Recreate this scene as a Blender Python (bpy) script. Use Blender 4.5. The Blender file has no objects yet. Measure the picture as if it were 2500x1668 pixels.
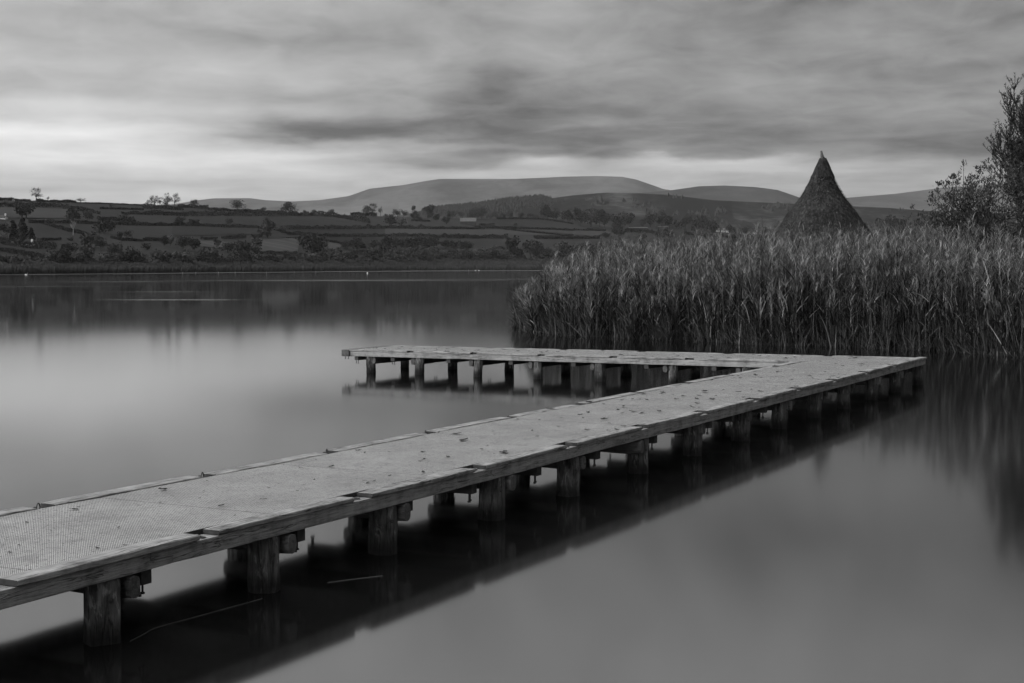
import bpy, bmesh, math, random
import numpy as np
from mathutils import Vector, Matrix, noise as mn
random.seed(7); R = np.random.default_rng(11)
S = bpy.context.scene
COL = S.collection
# ------------------------------------------------------------------ helpers
F, CX, CY, HOR, H = 3600.0, 1250.0, 834.0, 655.0, 2.5
TH = math.atan((CY - HOR) / F)
def ray(px, py):
    x = (px - CX) / F; y = -(py - CY) / F
    return (x, math.cos(TH) + y * math.sin(TH), -math.sin(TH) + y * math.cos(TH))
def azel(px, py):
    d = ray(px, py); return d[0] / d[1], d[2] / d[1]
def at(px, py, Y):
    a, e = azel(px, py); return (a * Y, Y, H + e * Y)
def on_water(px, py, z=0.0):
    a, e = azel(px, py); Y = (z - H) / e; return (a * Y, Y, z)

def mesh_of(name, verts, faces, mat=None, smooth=False, tone=None):
    me = bpy.data.meshes.new(name)
    verts = np.asarray(verts, dtype=np.float32)
    if isinstance(faces, np.ndarray):
        n, k = faces.shape
        me.vertices.add(len(verts)); me.vertices.foreach_set('co', verts.ravel())
        me.loops.add(n * k); me.loops.foreach_set('vertex_index', faces.astype(np.int32).ravel())
        me.polygons.add(n)
        me.polygons.foreach_set('loop_start', np.arange(0, n * k, k, dtype=np.int32))
        me.polygons.foreach_set('loop_total', np.full(n, k, dtype=np.int32))
        me.update(calc_edges=True)
    else:
        me.from_pydata([tuple(map(float, v)) for v in verts], [], faces); me.update()
    if tone is not None:
        a = me.attributes.new('tone', 'FLOAT', 'POINT'); a.data.foreach_set('value', np.asarray(tone, dtype=np.float32))
    if smooth: me.polygons.foreach_set('use_smooth', np.ones(len(me.polygons), dtype=bool))
    if mat: me.materials.append(mat)
    return me
def link(name, me, parent=None, loc=None, rotz=0):
    o = bpy.data.objects.new(name, me); COL.objects.link(o)
    if parent: o.parent = parent
    if loc is not None: o.location = loc
    if rotz: o.rotation_euler = (0, 0, rotz)
    return o
def tag(o, label=None, cat=None, group=None, kind=None):
    if label: o['label'] = label
    if cat: o['category'] = cat
    if group: o['group'] = group
    if kind: o['kind'] = kind
    return o
class MB:                                   # mesh buffer: quads/polygons of one part
    def __init__(s): s.v = []; s.f = []
    def add(s, v, f):
        b = len(s.v); s.v += [tuple(p) for p in v]; s.f += [[i + b for i in q] for q in f]
    def rings(s, rings, cap=True, closed=True):
        n = len(rings[0]); v = [p for r in rings for p in r]; f = []
        for i in range(len(rings) - 1):
            for j in range(n if closed else n - 1):
                k = (j + 1) % n
                f.append([i * n + j, i * n + k, (i + 1) * n + k, (i + 1) * n + j])
        if cap: f.append(list(range(n))[::-1]); f.append([(len(rings) - 1) * n + j for j in range(n)])
        s.add(v, f)
    def build(s, name, mat, parent=None, smooth=False):
        me = mesh_of(name, s.v, s.f, mat, smooth)
        bm = bmesh.new(); bm.from_mesh(me); bmesh.ops.recalc_face_normals(bm, faces=bm.faces); bm.to_mesh(me); bm.free()
        return link(name, me, parent)
def beam(mb, x0, x1, y0, y1, z0, z1, ax=0, ch=.006, jit=.002, step=.18, zf=None, wear=None):
    """a timber lying along axis ax with chamfered arrises and a slightly uneven face"""
    L0, L1 = ((x0, x1), (y0, y1), (z0, z1))[ax]
    n = max(2, int((L1 - L0) / step) + 1)
    if ax == 0: a0, a1, b0, b1 = y0, y1, z0, z1
    elif ax == 1: a0, a1, b0, b1 = x0, x1, z0, z1
    else: a0, a1, b0, b1 = x0, x1, y0, y1
    rs = []
    for i in range(n + 1):
        t = L0 + (L1 - L0) * i / n
        e = .004 if i in (0, n) else 0
        sec = [(a0 + ch + e, b0 + e), (a1 - ch - e, b0 + e), (a1 - e, b0 + ch + e), (a1 - e, b1 - ch - e), (a1 - ch - e, b1 - e), (a0 + ch + e, b1 - e), (a0 + e, b1 - ch - e), (a0 + e, b0 + ch + e)]
        r = []
        for a, b in sec:
            a += random.uniform(-jit, jit); b += random.uniform(-jit, jit)
            p = (t, a, b) if ax == 0 else (a, t, b) if ax == 1 else (a, b, t)
            if zf: p = (p[0], p[1], p[2] + zf(p[0], p[1]))
            r.append(p)
        rs.append(r)
    mb.rings(rs)
# ------------------------------------------------------------------ node helper
class NT:
    def __init__(s, tree): s.t = tree; s.n = tree.nodes; s.l = tree.links
    def node(s, typ, **kw):
        n = s.n.new(typ)
        for k, v in kw.items():
            if k == 'inp':
                for a, b in v.items():
                    if hasattr(b, 'is_output'): s.l.new(b, n.inputs[a])
                    else: n.inputs[a].default_value = b
            else: setattr(n, k, v)
        return n
    def m(s, op, a, b=0.0, c=None, clamp=False):
        n = s.n.new('ShaderNodeMath'); n.operation = op; n.use_clamp = clamp
        for i, v in enumerate((a, b, c)):
            if v is None: continue
            if hasattr(v, 'is_output'): s.l.new(v, n.inputs[i])
            else: n.inputs[i].default_value = v
        return n.outputs[0]
    def noise(s, vec, scale, detail=4, rough=.55, dist=0, dims='3D'):
        n = s.node('ShaderNodeTexNoise', noise_dimensions=dims, inp={'Scale': scale, 'Detail': detail, 'Roughness': rough, 'Distortion': dist})
        s.l.new(vec, n.inputs['Vector']); return n.outputs['Fac']
    def mapping(s, vec, sc=(1, 1, 1), rot=(0, 0, 0), loc=(0, 0, 0)):
        n = s.node('ShaderNodeMapping', inp={'Scale': sc, 'Rotation': rot, 'Location': loc}); s.l.new(vec, n.inputs['Vector']); return n.outputs[0]
    def ramp(s, fac, stops, interp='LINEAR'):
        n = s.n.new('ShaderNodeValToRGB'); cr = n.color_ramp; cr.interpolation = interp
        while len(cr.elements) < len(stops): cr.elements.new(.5)
        for e, (p, v) in zip(cr.elements, stops): e.position = p; e.color = (v, v, v, 1)
        s.l.new(fac, n.inputs[0]); return n.outputs[0]
    def mix(s, fac, a, b):
        n = s.n.new('ShaderNodeMix'); n.data_type = 'FLOAT'
        for i, v in ((0, fac), (2, a), (3, b)):
            if hasattr(v, 'is_output'): s.l.new(v, n.inputs[i])
            else: n.inputs[i].default_value = v
        return n.outputs[0]
def material(name, rough=.85, spec=.3):
    m = bpy.data.materials.new(name); m.use_nodes = True
    t = NT(m.node_tree); b = m.node_tree.nodes['Principled BSDF']
    b.inputs['Roughness'].default_value = rough; b.inputs['Specular IOR Level'].default_value = spec
    return m, t, b
def grey(t, b, val): t.l.new(val, b.inputs['Base Color'])
def bump(t, b, h, dist, strength=1):
    n = t.node('ShaderNodeBump', inp={'Strength': strength, 'Distance': dist}); t.l.new(h, n.inputs['Height']); t.l.new(n.outputs[0], b.inputs['Normal'])
def objco(t): return t.node('ShaderNodeTexCoord').outputs['Object']

def wood(name, ax, lo, hi, wet=False, rough=.8, crk=.010):
    m, t, b = material(name, rough, .3)
    co = objco(t); sc = [9, 9, 9]; sc[ax] = .55
    g = t.noise(t.mapping(co, [k * 4 for k in sc]), 1.0, 6, .65, .6)
    fine = t.noise(t.mapping(co, [k * 16 for k in sc]), 1.0, 3, .6)
    blot = t.noise(co, 4.0, 6, .68)
    v = t.m('ADD', t.m('MULTIPLY', g, .38), t.m('ADD', t.m('MULTIPLY', blot, .50), t.m('MULTIPLY', fine, .18)))
    c = t.ramp(v, [(.38, lo * .5), (.53, (lo + hi) / 2), (.68, hi)])
    cn = t.noise(t.mapping(co, [k * 1.7 for k in sc]), 1.0, 4, .55, .5)
    crack = t.ramp(t.m('ABSOLUTE', t.m('SUBTRACT', cn, .44)), [(.0, 0), (crk, 1)])
    c = t.m('MULTIPLY', c, t.mix(crack, .25, 1.0))
    if wet:
        scar = t.ramp(t.noise(t.mapping(co, (14, 14, 4)), 1.0, 5, .65, .8), [(.55, 0), (.64, 1)])
        c = t.m('ADD', t.m('MULTIPLY', c, .8), t.m('MULTIPLY', scar, .19))
        sep = t.node('ShaderNodeSeparateXYZ'); t.l.new(co, sep.inputs[0])
        z = t.m('ADD', sep.outputs[2], t.m('MULTIPLY', blot, -.10))
        c = t.m('MULTIPLY', c, t.ramp(z, [(.0, .16), (.05, .35), (.13, 1)]))
    grey(t, b, c)
    bump(t, b, t.m('ADD', t.m('ADD', g, fine), t.m('MULTIPLY', crack, .8)), .035 if wet else .008, 1)
    return m
def mottled(name, lo, hi, scale=4, rough=.9, spec=.2, detail=5, bd=0.0, stretch=(1, 1, 1)):
    m, t, b = material(name, rough, spec); co = t.mapping(objco(t), stretch)
    n = t.noise(co, scale, detail, .6)
    grey(t, b, t.ramp(n, [(.3, lo), (.7, hi)]))
    if bd: bump(t, b, n, bd)
    return m
def foliage(name, lo, hi, scale=.35):
    m, t, b = material(name, .75, .15)
    at_ = t.node('ShaderNodeAttribute', attribute_name='tone'); co = objco(t)
    n = t.noise(co, scale, 3, .6)
    f = t.m('ADD', t.m('MULTIPLY', at_.outputs['Fac'], .6), t.m('MULTIPLY', n, .5))
    grey(t, b, t.ramp(f, [(.1, lo), (.9, hi)]))
    return m
# ------------------------------------------------------------------ materials
WX = wood('timber along jetty', 0, .15, .40)
WY = wood('timber across jetty', 1, .17, .44)
CX_ = wood('worn kerb timber', 0, .10, .44, crk=.018)
CY_ = wood('worn kerb timber across', 1, .10, .44, crk=.018)
WP = wood('round post timber', 2, .022, .27, wet=True, crk=.03)
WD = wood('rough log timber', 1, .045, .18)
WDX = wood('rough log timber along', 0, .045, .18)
STEEL = mottled('rusty steel', .02, .06, 30, .55, .5)
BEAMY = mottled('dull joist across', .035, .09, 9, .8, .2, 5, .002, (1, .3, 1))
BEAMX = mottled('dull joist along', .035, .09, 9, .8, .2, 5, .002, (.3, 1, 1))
LEAFM = mottled('dead leaf', .012, .05, 30, .8)
def deck_material():
    m, t, b = material('perforated deck mesh', .45, .75); co = objco(t)
    rot = t.mapping(co, (1, 1, 1), (0, 0, math.radians(45)))
    sep = t.node('ShaderNodeSeparateXYZ'); t.l.new(rot, sep.inputs[0])
    k = 2 * math.pi / .0235
    w = t.m('MULTIPLY', t.m('SINE', t.m('MULTIPLY', sep.outputs[0], k)), t.m('SINE', t.m('MULTIPLY', sep.outputs[1], k)))
    hole = t.ramp(t.m('ABSOLUTE', w), [(.24, 0), (.44, 1)])
    n = t.noise(co, 1.3, 5, .6); n2 = t.noise(co, 9, 4, .7); n3 = t.noise(co, 60, 2, .6)
    base = t.ramp(t.m('ADD', t.m('MULTIPLY', n, .6), t.m('ADD', t.m('MULTIPLY', n2, .25), t.m('MULTIPLY', n3, .15))), [(.3, .28), (.7, .68)])
    spots = t.m('MULTIPLY', t.ramp(t.noise(co, 34, 3, .6), [(.37, .2), (.415, 1)]), t.ramp(t.noise(co, 5.5, 6, .7), [(.36, .72), (.50, 1)]))
    c = t.m('MULTIPLY', t.m('MULTIPLY', base, spots), t.mix(hole, 1.0, .03))
    grey(t, b, c); bump(t, b, t.m('SUBTRACT', 1.0, hole), .004)
    return m
DECK = deck_material()
def reed_mat(name, lo, hi):
    m, t, b = material(name, .7, .1)
    a = t.node('ShaderNodeAttribute', attribute_name='tone')
    grey(t, b, t.ramp(a.outputs['Fac'], [(0, lo), (.6, (lo + hi) * .38), (1, hi)])); return m
REED = reed_mat('reed blades', .004, .38)
FOL = {'d': foliage('dark foliage', .008, .030), 'm': foliage('mid foliage', .018, .062), 'l': foliage('pale foliage', .05, .13), 's': foliage('skyline foliage', .012, .035)}
BARK = mottled('bark', .02, .06, 3); PALEBARK = mottled('pale bark', .15, .3, 3)
HEDGE = foliage('hedge foliage', .008, .026, .12)
def land(name, lo, hi, sc, st=(1, 1, 1), fine=0.0):
    m, t, b = material(name, 1, .0); co = t.mapping(objco(t), st)
    n = t.noise(co, sc, 6, .6)
    if fine: n = t.m('ADD', t.m('MULTIPLY', n, .7), t.m('MULTIPLY', t.noise(co, fine, 4, .7), .3))
    grey(t, b, t.ramp(n, [(.35, lo), (.65, hi)])); return m
FIELD = land('pasture', .024, .042, .006, (1, .5, 1), .05)
MARSH = land('marsh', .02, .05, .2)
# ------------------------------------------------------------------ camera
cam = bpy.data.cameras.new('camera'); co_ = link('camera', cam)
cam.sensor_width = 36; cam.lens = F / 2500 * 36; cam.clip_end = 60000; cam.clip_start = .1
co_.location = (0, 0, H); co_.rotation_euler = (math.pi / 2 - TH, 0, 0); S.camera = co_
S.view_settings.view_transform = 'Standard'; S.view_settings.look = 'None'; S.view_settings.exposure = 0; S.view_settings.gamma = 1
# ------------------------------------------------------------------ sky
SUN_EL, SUN_AZ = math.radians(38), math.radians(-115)      # azimuth measured from +Y towards +X
W = bpy.data.worlds.new('World'); S.world = W; W.use_nodes = True
def sky():
    W.node_tree.nodes.clear(); t = NT(W.node_tree)
    co = t.node('ShaderNodeTexCoord').outputs['Generated']
    sep = t.node('ShaderNodeSeparateXYZ'); t.l.new(co, sep.inputs[0]); X, Y, Z = sep.outputs
    az = t.m('ARCTAN2', X, Y)
    hyp = t.m('SQRT', t.m('ADD', t.m('MULTIPLY', X, X), t.m('MULTIPLY', Y, Y)))
    el = t.m('ARCTAN2', Z, hyp)
    u0 = t.m('MULTIPLY', az, 3.6); v0 = t.m('MULTIPLY', el, 3.6)       # units: 1 = 1000 photo pixels
    comb = t.node('ShaderNodeCombineXYZ'); t.l.new(u0, comb.inputs[0]); t.l.new(v0, comb.inputs[1])
    uv = comb.outputs[0]
    wn = t.noise(t.mapping(uv, (2.0, 7, 1)), 1.8, 6, .55)
    wn2 = t.noise(t.mapping(uv, (2.0, 7, 1), loc=(7, 3, 0)), 1.8, 6, .55)
    u = t.m('ADD', u0, t.m('MULTIPLY', t.m('SUBTRACT', wn, .5), .26))
    v = t.m('ADD', v0, t.m('MULTIPLY', t.m('SUBTRACT', wn2, .5), .075))
    # layered background: cloud streaks flatten toward the horizon
    vs = t.m('DIVIDE', v0, t.m('ADD', t.m('MULTIPLY', t.m('ABSOLUTE', v0), .55), .16))
    c2 = t.node('ShaderNodeCombineXYZ'); t.l.new(u0, c2.inputs[0]); t.l.new(vs, c2.inputs[1])
    n1 = t.noise(t.mapping(c2.outputs[0], (1.1, 2.6, 1)), 1.5, 5, .5, .2)
    n2 = t.noise(t.mapping(c2.outputs[0], (1.5, 8, 1), rot=(0, 0, -.02)), 1.5, 5, .55, .4)
    n3 = t.noise(t.mapping(c2.outputs[0], (.8, 3.2, 1), loc=(3, 5, 0)), 1.1, 3, .5)
    base = t.m('ADD', .342, t.m('MULTIPLY', u0, -.12))
    # brighter cloud overhead, above the frame
    up = t.node('ShaderNodeMapRange', interpolation_type='SMOOTHSTEP', inp={1: .60, 2: 1.1, 3: 0.0, 4: .58}); t.l.new(v0, up.inputs[0])
    base = t.m('ADD', base, up.outputs[0])
    n4 = t.noise(t.mapping(c2.outputs[0], (3.4, 11, 1), loc=(1, 2, 0)), 1.7, 5, .55, .5)
    for n, a in ((n1, .34), (n2, .28), (n3, .24), (n4, .26)):
        base = t.m('ADD', base, t.m('MULTIPLY', t.m('SUBTRACT', n, .5), a))
    def blob(px, py, rx, ry, amp, tilt=0.0, p=1.0, hard=False, sharp=0):
        nonlocal base
        a0 = math.atan((px - 1250) / 3600) * 3.6; e0 = (655 - py) / 1000
        du = t.m('DIVIDE', t.m('SUBTRACT', u, a0), rx / 1000)
        dv = t.m('SUBTRACT', v, e0)
        if tilt: dv = t.m('SUBTRACT', dv, t.m('MULTIPLY', t.m('SUBTRACT', u, a0), tilt))
        dv = t.m('DIVIDE', dv, ry / 1000)
        if sharp: dv = t.m('MULTIPLY', dv, t.m('ADD', 1.0, t.m('MULTIPLY', t.m('LESS_THAN', dv, 0.0), sharp)))
        r2 = t.m('ADD', t.m('MULTIPLY', du, du), t.m('MULTIPLY', dv, dv))
        if hard: r2 = t.m('MULTIPLY', r2, r2)
        g = t.m('EXPONENT', t.m('MULTIPLY', r2, -1.0))
        base = t.m('ADD', base, t.m('MULTIPLY', g, amp))
    # light breaking through low on the left, and the bright slots above the hills
    blob(200, 380, 780, 85, .20)
    blob(120, 335, 560, 26, .20)
    blob(150, 395, 620, 18, .10)
    blob(120, 280, 420, 16, .08)
    blob(300, 450, 700, 22, -.08)
    blob(700, 430, 520, 60, .10)
    blob(60, 170, 330, 50, .05)
    blob(620, 190, 300, 60, .03)
    blob(1310, 402, 80, 14, .26)
    blob(1720, 398, 210, 13, .30)
    blob(1800, 418, 250, 14, .18)
    blob(1620, 385, 60, 8, .12)
    blob(1650, 430, 420, 30, .10)
    blob(2250, 420, 260, 26, .12)
    blob(1800, 470, 700, 30, .10)
    # the long dark cloud and its lower bank
    blob(670, 336, 220, 30, -.25, .05, sharp=.8)
    blob(900, 333, 330, 40, -.17, .02, sharp=.9)
    blob(1030, 290, 330, 62, -.14, .14)
    blob(1175, 215, 105, 44, -.13, .2)
    blob(860, 250, 120, 26, -.05, .1)
    blob(760, 384, 260, 11, .11)
    blob(1230, 290, 160, 60, -.07, .1)
    blob(760, 245, 110, 26, -.05)
    blob(1420, 345, 330, 30, -.08, hard=True, sharp=1)
    blob(1450, 315, 480, 60, -.10)
    blob(1120, 392, 200, 26, -.20, hard=True)
    blob(1400, 375, 170, 28, -.12)
    blob(2000, 340, 420, 48, -.05)
    blob(1960, 395, 60, 28, -.08)
    blob(2330, 372, 230, 26, -.07, -.1)
    blob(1400, 250, 90, 26, -.05)
    cloud = t.m('MAXIMUM', base, .08)
    # below the horizon: dim ground
    below = t.node('ShaderNodeMapRange', inp={1: -.02, 2: 0.0, 3: .12, 4: 1.0}); t.l.new(Z, below.inputs[0])
    cloud = t.m('MULTIPLY', cloud, below.outputs[0])
    nish = t.node('ShaderNodeTexSky', sky_type='NISHITA', sun_disc=False, sun_elevation=SUN_EL, sun_rotation=SUN_AZ)
    bw = t.node('ShaderNodeRGBToBW'); t.l.new(nish.outputs[0], bw.inputs[0])
    nb = t.m('MINIMUM', bw.outputs[0], 6.0)
    val = t.m('ADD', t.m('MULTIPLY', cloud, 10.0), t.m('MULTIPLY', nb, .02))
    bg = t.node('ShaderNodeBackground', inp={'Strength': .1}); t.l.new(val, bg.inputs[0])
    out = t.node('ShaderNodeOutputWorld'); t.l.new(bg.outputs[0], out.inputs[0])
sky()
W.cycles.sampling_method = 'MANUAL'; W.cycles.sample_map_resolution = 512
sun = bpy.data.lights.new('sun', 'SUN'); sun.energy = 1.3; sun.angle = math.radians(20)
so = link('sun', sun)
sd = Vector((math.sin(SUN_AZ) * math.cos(SUN_EL), math.cos(SUN_AZ) * math.cos(SUN_EL), math.sin(SUN_EL)))
so.rotation_euler = sd.to_track_quat('Z', 'Y').to_euler()
# ------------------------------------------------------------------ ground and water
g = MB(); g.add([(-16000, -6000, -.8), (16000, -6000, -.8), (16000, 14000, -.8), (-16000, 14000, -.8)], [[0, 1, 2, 3]])
tag(g.build('ground', MARSH), kind='structure')
def water_material():
    m, t, b = material('still lake water', .06, .5)
    b.inputs['Base Color'].default_value = (.006, .006, .006, 1); b.inputs['IOR'].default_value = 1.40
    co = objco(t); sep = t.node('ShaderNodeSeparateXYZ'); t.l.new(co, sep.inputs[0])
    n = t.noise(t.mapping(co, (.01, .05, 1)), 1, 3)
    far = t.node('ShaderNodeMapRange', interpolation_type='SMOOTHSTEP', inp={1: 36.0, 2: 78.0, 3: .072, 4: .036}); t.l.new(sep.outputs[1], far.inputs[0])
    r = t.m('ADD', far.outputs[0], t.m('MULTIPLY', n, .02))
    # cat's-paws: thin lanes of wind-ruffled water across the far lake
    tot = None
    for px, py, hw, hh, amp in ((430, 732.5, 170, .9, .6), (400, 713, 140, .8, .3), (900, 685.5, 430, .8, .5), (1300, 682, 500, .7, .5), (300, 688, 160, .7, .25), (80, 700, 220, 1, .2)):
        x, y, _ = on_water(px, py); hx = hw / F * y; y2 = on_water(px, py + hh)[1]; hy = abs(y - y2)
        du = t.m('DIVIDE', t.m('SUBTRACT', sep.outputs[0], x), hx)
        dv = t.m('DIVIDE', t.m('SUBTRACT', t.m('ADD', sep.outputs[1], t.m('MULTIPLY', t.m('SUBTRACT', n, .5), 3 * hy)), y), hy)
        gg = t.m('MULTIPLY', t.m('EXPONENT', t.m('MULTIPLY', t.m('ADD', t.m('MULTIPLY', du, du), t.m('MULTIPLY', dv, dv)), -1)), amp)
        tot = gg if tot is None else t.m('ADD', tot, gg)
    t.l.new(t.m('ADD', r, t.m('MULTIPLY', tot, .22)), b.inputs['Roughness'])
    return m
g = MB(); g.add([(-5000, -2500, 0), (5000, -2500, 0), (5000, 3600, 0), (-5000, 3600, 0)], [[0, 1, 2, 3]])
tag(g.build('water', water_material()), kind='structure')
# ------------------------------------------------------------------ far land
def lerp_tab(tab):
    xs = np.array([azel(p[0], 655)[0] for p in tab]); ys = np.array([p[1] for p in tab], float)
    return lambda a: float(np.interp(a, xs, ys))
YS = lerp_tab([(-2500, 330), (-1000, 430), (0, 562), (350, 692), (700, 957), (1050, 1400), (1400, 1660), (2500, 1800), (4500, 1800)])
YR = lerp_tab([(-2500, 1300), (0, 1500), (700, 1900), (1050, 2200), (1400, 2600), (2500, 2900), (4500, 2900)])
RIDGE = [(-2500, 500), (-800, 480), (0, 489), (60, 491), (95, 489), (180, 493), (250, 496), (350, 502), (440, 501), (510, 508), (620, 515), (700, 520), (850, 526), (960, 529), (1050, 533), (1300, 535), (1400, 540), (1480, 552), (1600, 556), (1750, 566), (1900, 575), (2500, 590), (4500, 600)]
def e_tab(tab):
    xs = np.array([azel(p[0], p[1])[0] for p in tab]); ys = np.array([azel(p[0], p[1])[1] for p in tab])
    return lambda a: float(np.interp(a, xs, ys))
ER = e_tab(RIDGE)
def hill_h(a, Y):
    ys, yr = YS(a), YR(a); hr = H + ER(a) * yr; t = (Y - ys) / (yr - ys)
    if t <= 0: return -.4 + .7 * max(0, 1 + t * 20)
    if t <= 1: return .3 + (hr - .3) * t + 1.2 * math.sin(t * 9 + a * 30) * min(1, t * 6) * (1 - t)
    return max(3.0, hr - (t - 1) * 60)
def on_hill(px, py):
    a, e = azel(px, py); lo, hi = YS(a), YR(a)
    if e >= (hill_h(a, hi) - H) / hi: Y = hi
    else:
        for _ in range(40):
            m = (lo + hi) / 2
            if (hill_h(a, m) - H) / m < e: lo = m
            else: hi = m
        Y = lo
    return Vector((a * Y, Y, hill_h(a, Y)))
def sheet(name, az, ts, fn, mat):
    v = []; f = []
    for a in az:
        for t in ts: v.append(fn(a, t))
    n = len(ts)
    for i in range(len(az) - 1):
        for j in range(n - 1): f.append((i * n + j, (i + 1) * n + j, (i + 1) * n + j + 1, i * n + j + 1))
    o = link(name, mesh_of(name, v, np.array(f), mat, True)); return tag(o, kind='structure')
azs = [azel(p, 655)[0] for p in range(-2400, 4400, 12)]
def f_near(a, t):
    ys, yr = YS(a), YR(a); Y = ys + (yr - ys) * t; return (a * Y, Y, hill_h(a, Y))
sheet('hillside', azs, [-.06, -.03, -.005] + [i / 60 for i in range(0, 61)] + [1.05, 1.2, 1.5], f_near, FIELD)
def mountain(name, crest, Yc, Yb, mat, rib=.03, jag=0.0, seed=0, lo=-2400, hi=4400, back=1.25):
    e = e_tab(crest)
    def fn(a, t):
        Y = Yb + (Yc - Yb) * t if t <= 1 else Yc * (1 + (t - 1))
        hc = H + e(a) * Yc
        if jag and .95 < t < 1.02: hc += abs(mn.noise(Vector((a * 900, seed, 0)))) * jag
        s = min(t, 1); s = s ** 1.05
        h = hc * s if t <= 1 else hc * (1 - (t - 1) * 2.2)
        h += hc * rib * mn.fractal(Vector((a * 14 + seed, t * 3.1, seed)), 1, 2, 4) * (4 * s * (1 - s))
        return (a * Y, Y, max(h, -.6))
    aa = [azel(p, 655)[0] for p in range(lo, hi, 8)]
    return sheet(name, aa, [i / 30 for i in range(31)] + [1.05, 1.12, back], fn, mat)
def moor(name, lo, hi):
    m, t, b = material(name, 1, 0); co = objco(t)
    n = t.noise(t.mapping(co, (1, .35, 1.5)), .0022, 8, .62, .6); g = t.noise(t.mapping(co, (1, .3, 3)), .010, 6, .7, 1.0)
    vo = t.node('ShaderNodeTexVoronoi', inp={'Scale': .0035}); t.l.new(t.mapping(co, (1, .45, 1)), vo.inputs['Vector'])
    bw = t.node('ShaderNodeRGBToBW'); t.l.new(vo.outputs['Color'], bw.inputs[0])
    v = t.m('ADD', t.m('MULTIPLY', n, .6), t.m('ADD', t.m('MULTIPLY', g, .25), t.m('MULTIPLY', bw.outputs[0], .05)))
    grey(t, b, t.ramp(v, [(.36, lo), (.60, hi)])); return m
M1 = moor('moorland', .060, .150); M2 = moor('moor slope', .035, .085)
def midmat():
    m, t, b = material('wooded slopes', 1, 0); co = objco(t)
    n = t.noise(t.mapping(co, (1, .45, 1)), .0045, 6, .68, .5); n2 = t.noise(co, .03, 4, .7)
    vo = t.node('ShaderNodeTexVoronoi', inp={'Scale': .0055}); t.l.new(t.mapping(co, (1, .35, 1)), vo.inputs['Vector'])
    bw = t.node('ShaderNodeRGBToBW'); t.l.new(vo.outputs['Color'], bw.inputs[0])
    v = t.m('ADD', t.m('MULTIPLY', n, .55), t.m('ADD', t.m('MULTIPLY', n2, .25), t.m('MULTIPLY', bw.outputs[0], .10)))
    grey(t, b, t.ramp(v, [(.43, .014), (.5, .026), (.58, .075)])); return m
MM = midmat()
mountain('mountain', [(-1500, 640), (-200, 560), (300, 510), (380, 503), (441, 496), (476, 490), (521, 484.5), (610, 484), (650, 489), (714, 492), (778, 489), (851, 479), (902, 461), (985, 452), (1040, 442), (1074, 437), (1160, 437), (1256, 437), (1330, 434), (1380, 431.5), (1460, 430), (1520, 432), (1555, 439), (1601, 455), (1620, 462), (1636, 464), (1700, 490), (1800, 540), (4500, 600)], 9000, 5200, M1, .05, seed=2)
mountain('mountain', [(-1500, 640), (1200, 540), (1380, 485), (1478, 476), (1560, 471), (1636, 465), (1706, 455), (1769, 453), (1846, 457), (1899, 464), (1945, 480), (2000, 495), (2150, 530), (4500, 600)], 7000, 4600, M2, .05, seed=5)
mountain('mountain', [(-1500, 640), (1800, 560), (1900, 500), (2000, 487), (2069, 483), (2189, 473), (2296, 459), (2450, 450), (2700, 440), (3200, 470), (4500, 560)], 8800, 5400, M1, .05, seed=9)
mountain('mountain', [(-1500, 650), (560, 560), (640, 508), (725, 502.5), (780, 502), (850, 507), (900, 501), (960, 496), (1100, 520), (1300, 560), (4500, 640)], 7800, 5600, M1, .04, seed=13)
MID = [(-1500, 640), (850, 575), (960, 530), (1050, 510), (1100, 505), (1180, 497), (1250, 486), (1320, 481), (1340, 485), (1400, 477), (1478, 470.5), (1560, 472), (1636, 476), (1741, 489), (1850, 494), (1917, 497), (2086, 504), (2171, 508), (2260, 515), (2500, 522), (4500, 560)]
mountain('wooded_hill', MID, 4300, 2950, MM, .10, seed=21)
# draped fields of another crop
def drape(name, corners, mat, lift=.5, n=14):
    (a, b, c, d) = corners; v = []; f = []
    for i in range(n + 1):
        for j in range(n + 1):
            s, t = i / n, j / n
            px = (a[0] * (1 - s) + b[0] * s) * (1 - t) + (d[0] * (1 - s) + c[0] * s) * t
            py = (a[1] * (1 - s) + b[1] * s) * (1 - t) + (d[1] * (1 - s) + c[1] * s) * t
            p = on_hill(px, py); v.append((p.x, p.y, p.z + lift))
    for i in range(n):
        for j in range(n): f.append((i * (n + 1) + j, (i + 1) * (n + 1) + j, (i + 1) * (n + 1) + j + 1, i * (n + 1) + j + 1))
    return tag(link(name, mesh_of(name, v, np.array(f), mat)), kind='structure')
PALE = land('stubble', .042, .080, .03, (.25, 3, 1), .12); F2 = land('ley', .042, .058, .01, (1, .4, 1), .2); F3 = land('rough pasture', .026, .036, .01, (1, .5, 1), .2)
drape('field', [(634, 586), (732, 582), (727, 616), (636, 615)], PALE)
drape('field', [(485, 589), (572, 593), (568, 612), (490, 602)], PALE)
drape('field', [(800, 592), (838, 598), (822, 612), (802, 606)], PALE)
drape('field', [(-60, 506), (172, 512), (162, 534), (-60, 533)], F2)
drape('field', [(940, 559), (1230, 562), (1400, 575), (940, 573)], F2)
drape('field', [(1270, 561), (1480, 562), (1500, 576), (1440, 576)], F2)
drape('field', [(420, 553), (640, 556), (640, 573), (420, 577)], F3)
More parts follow.
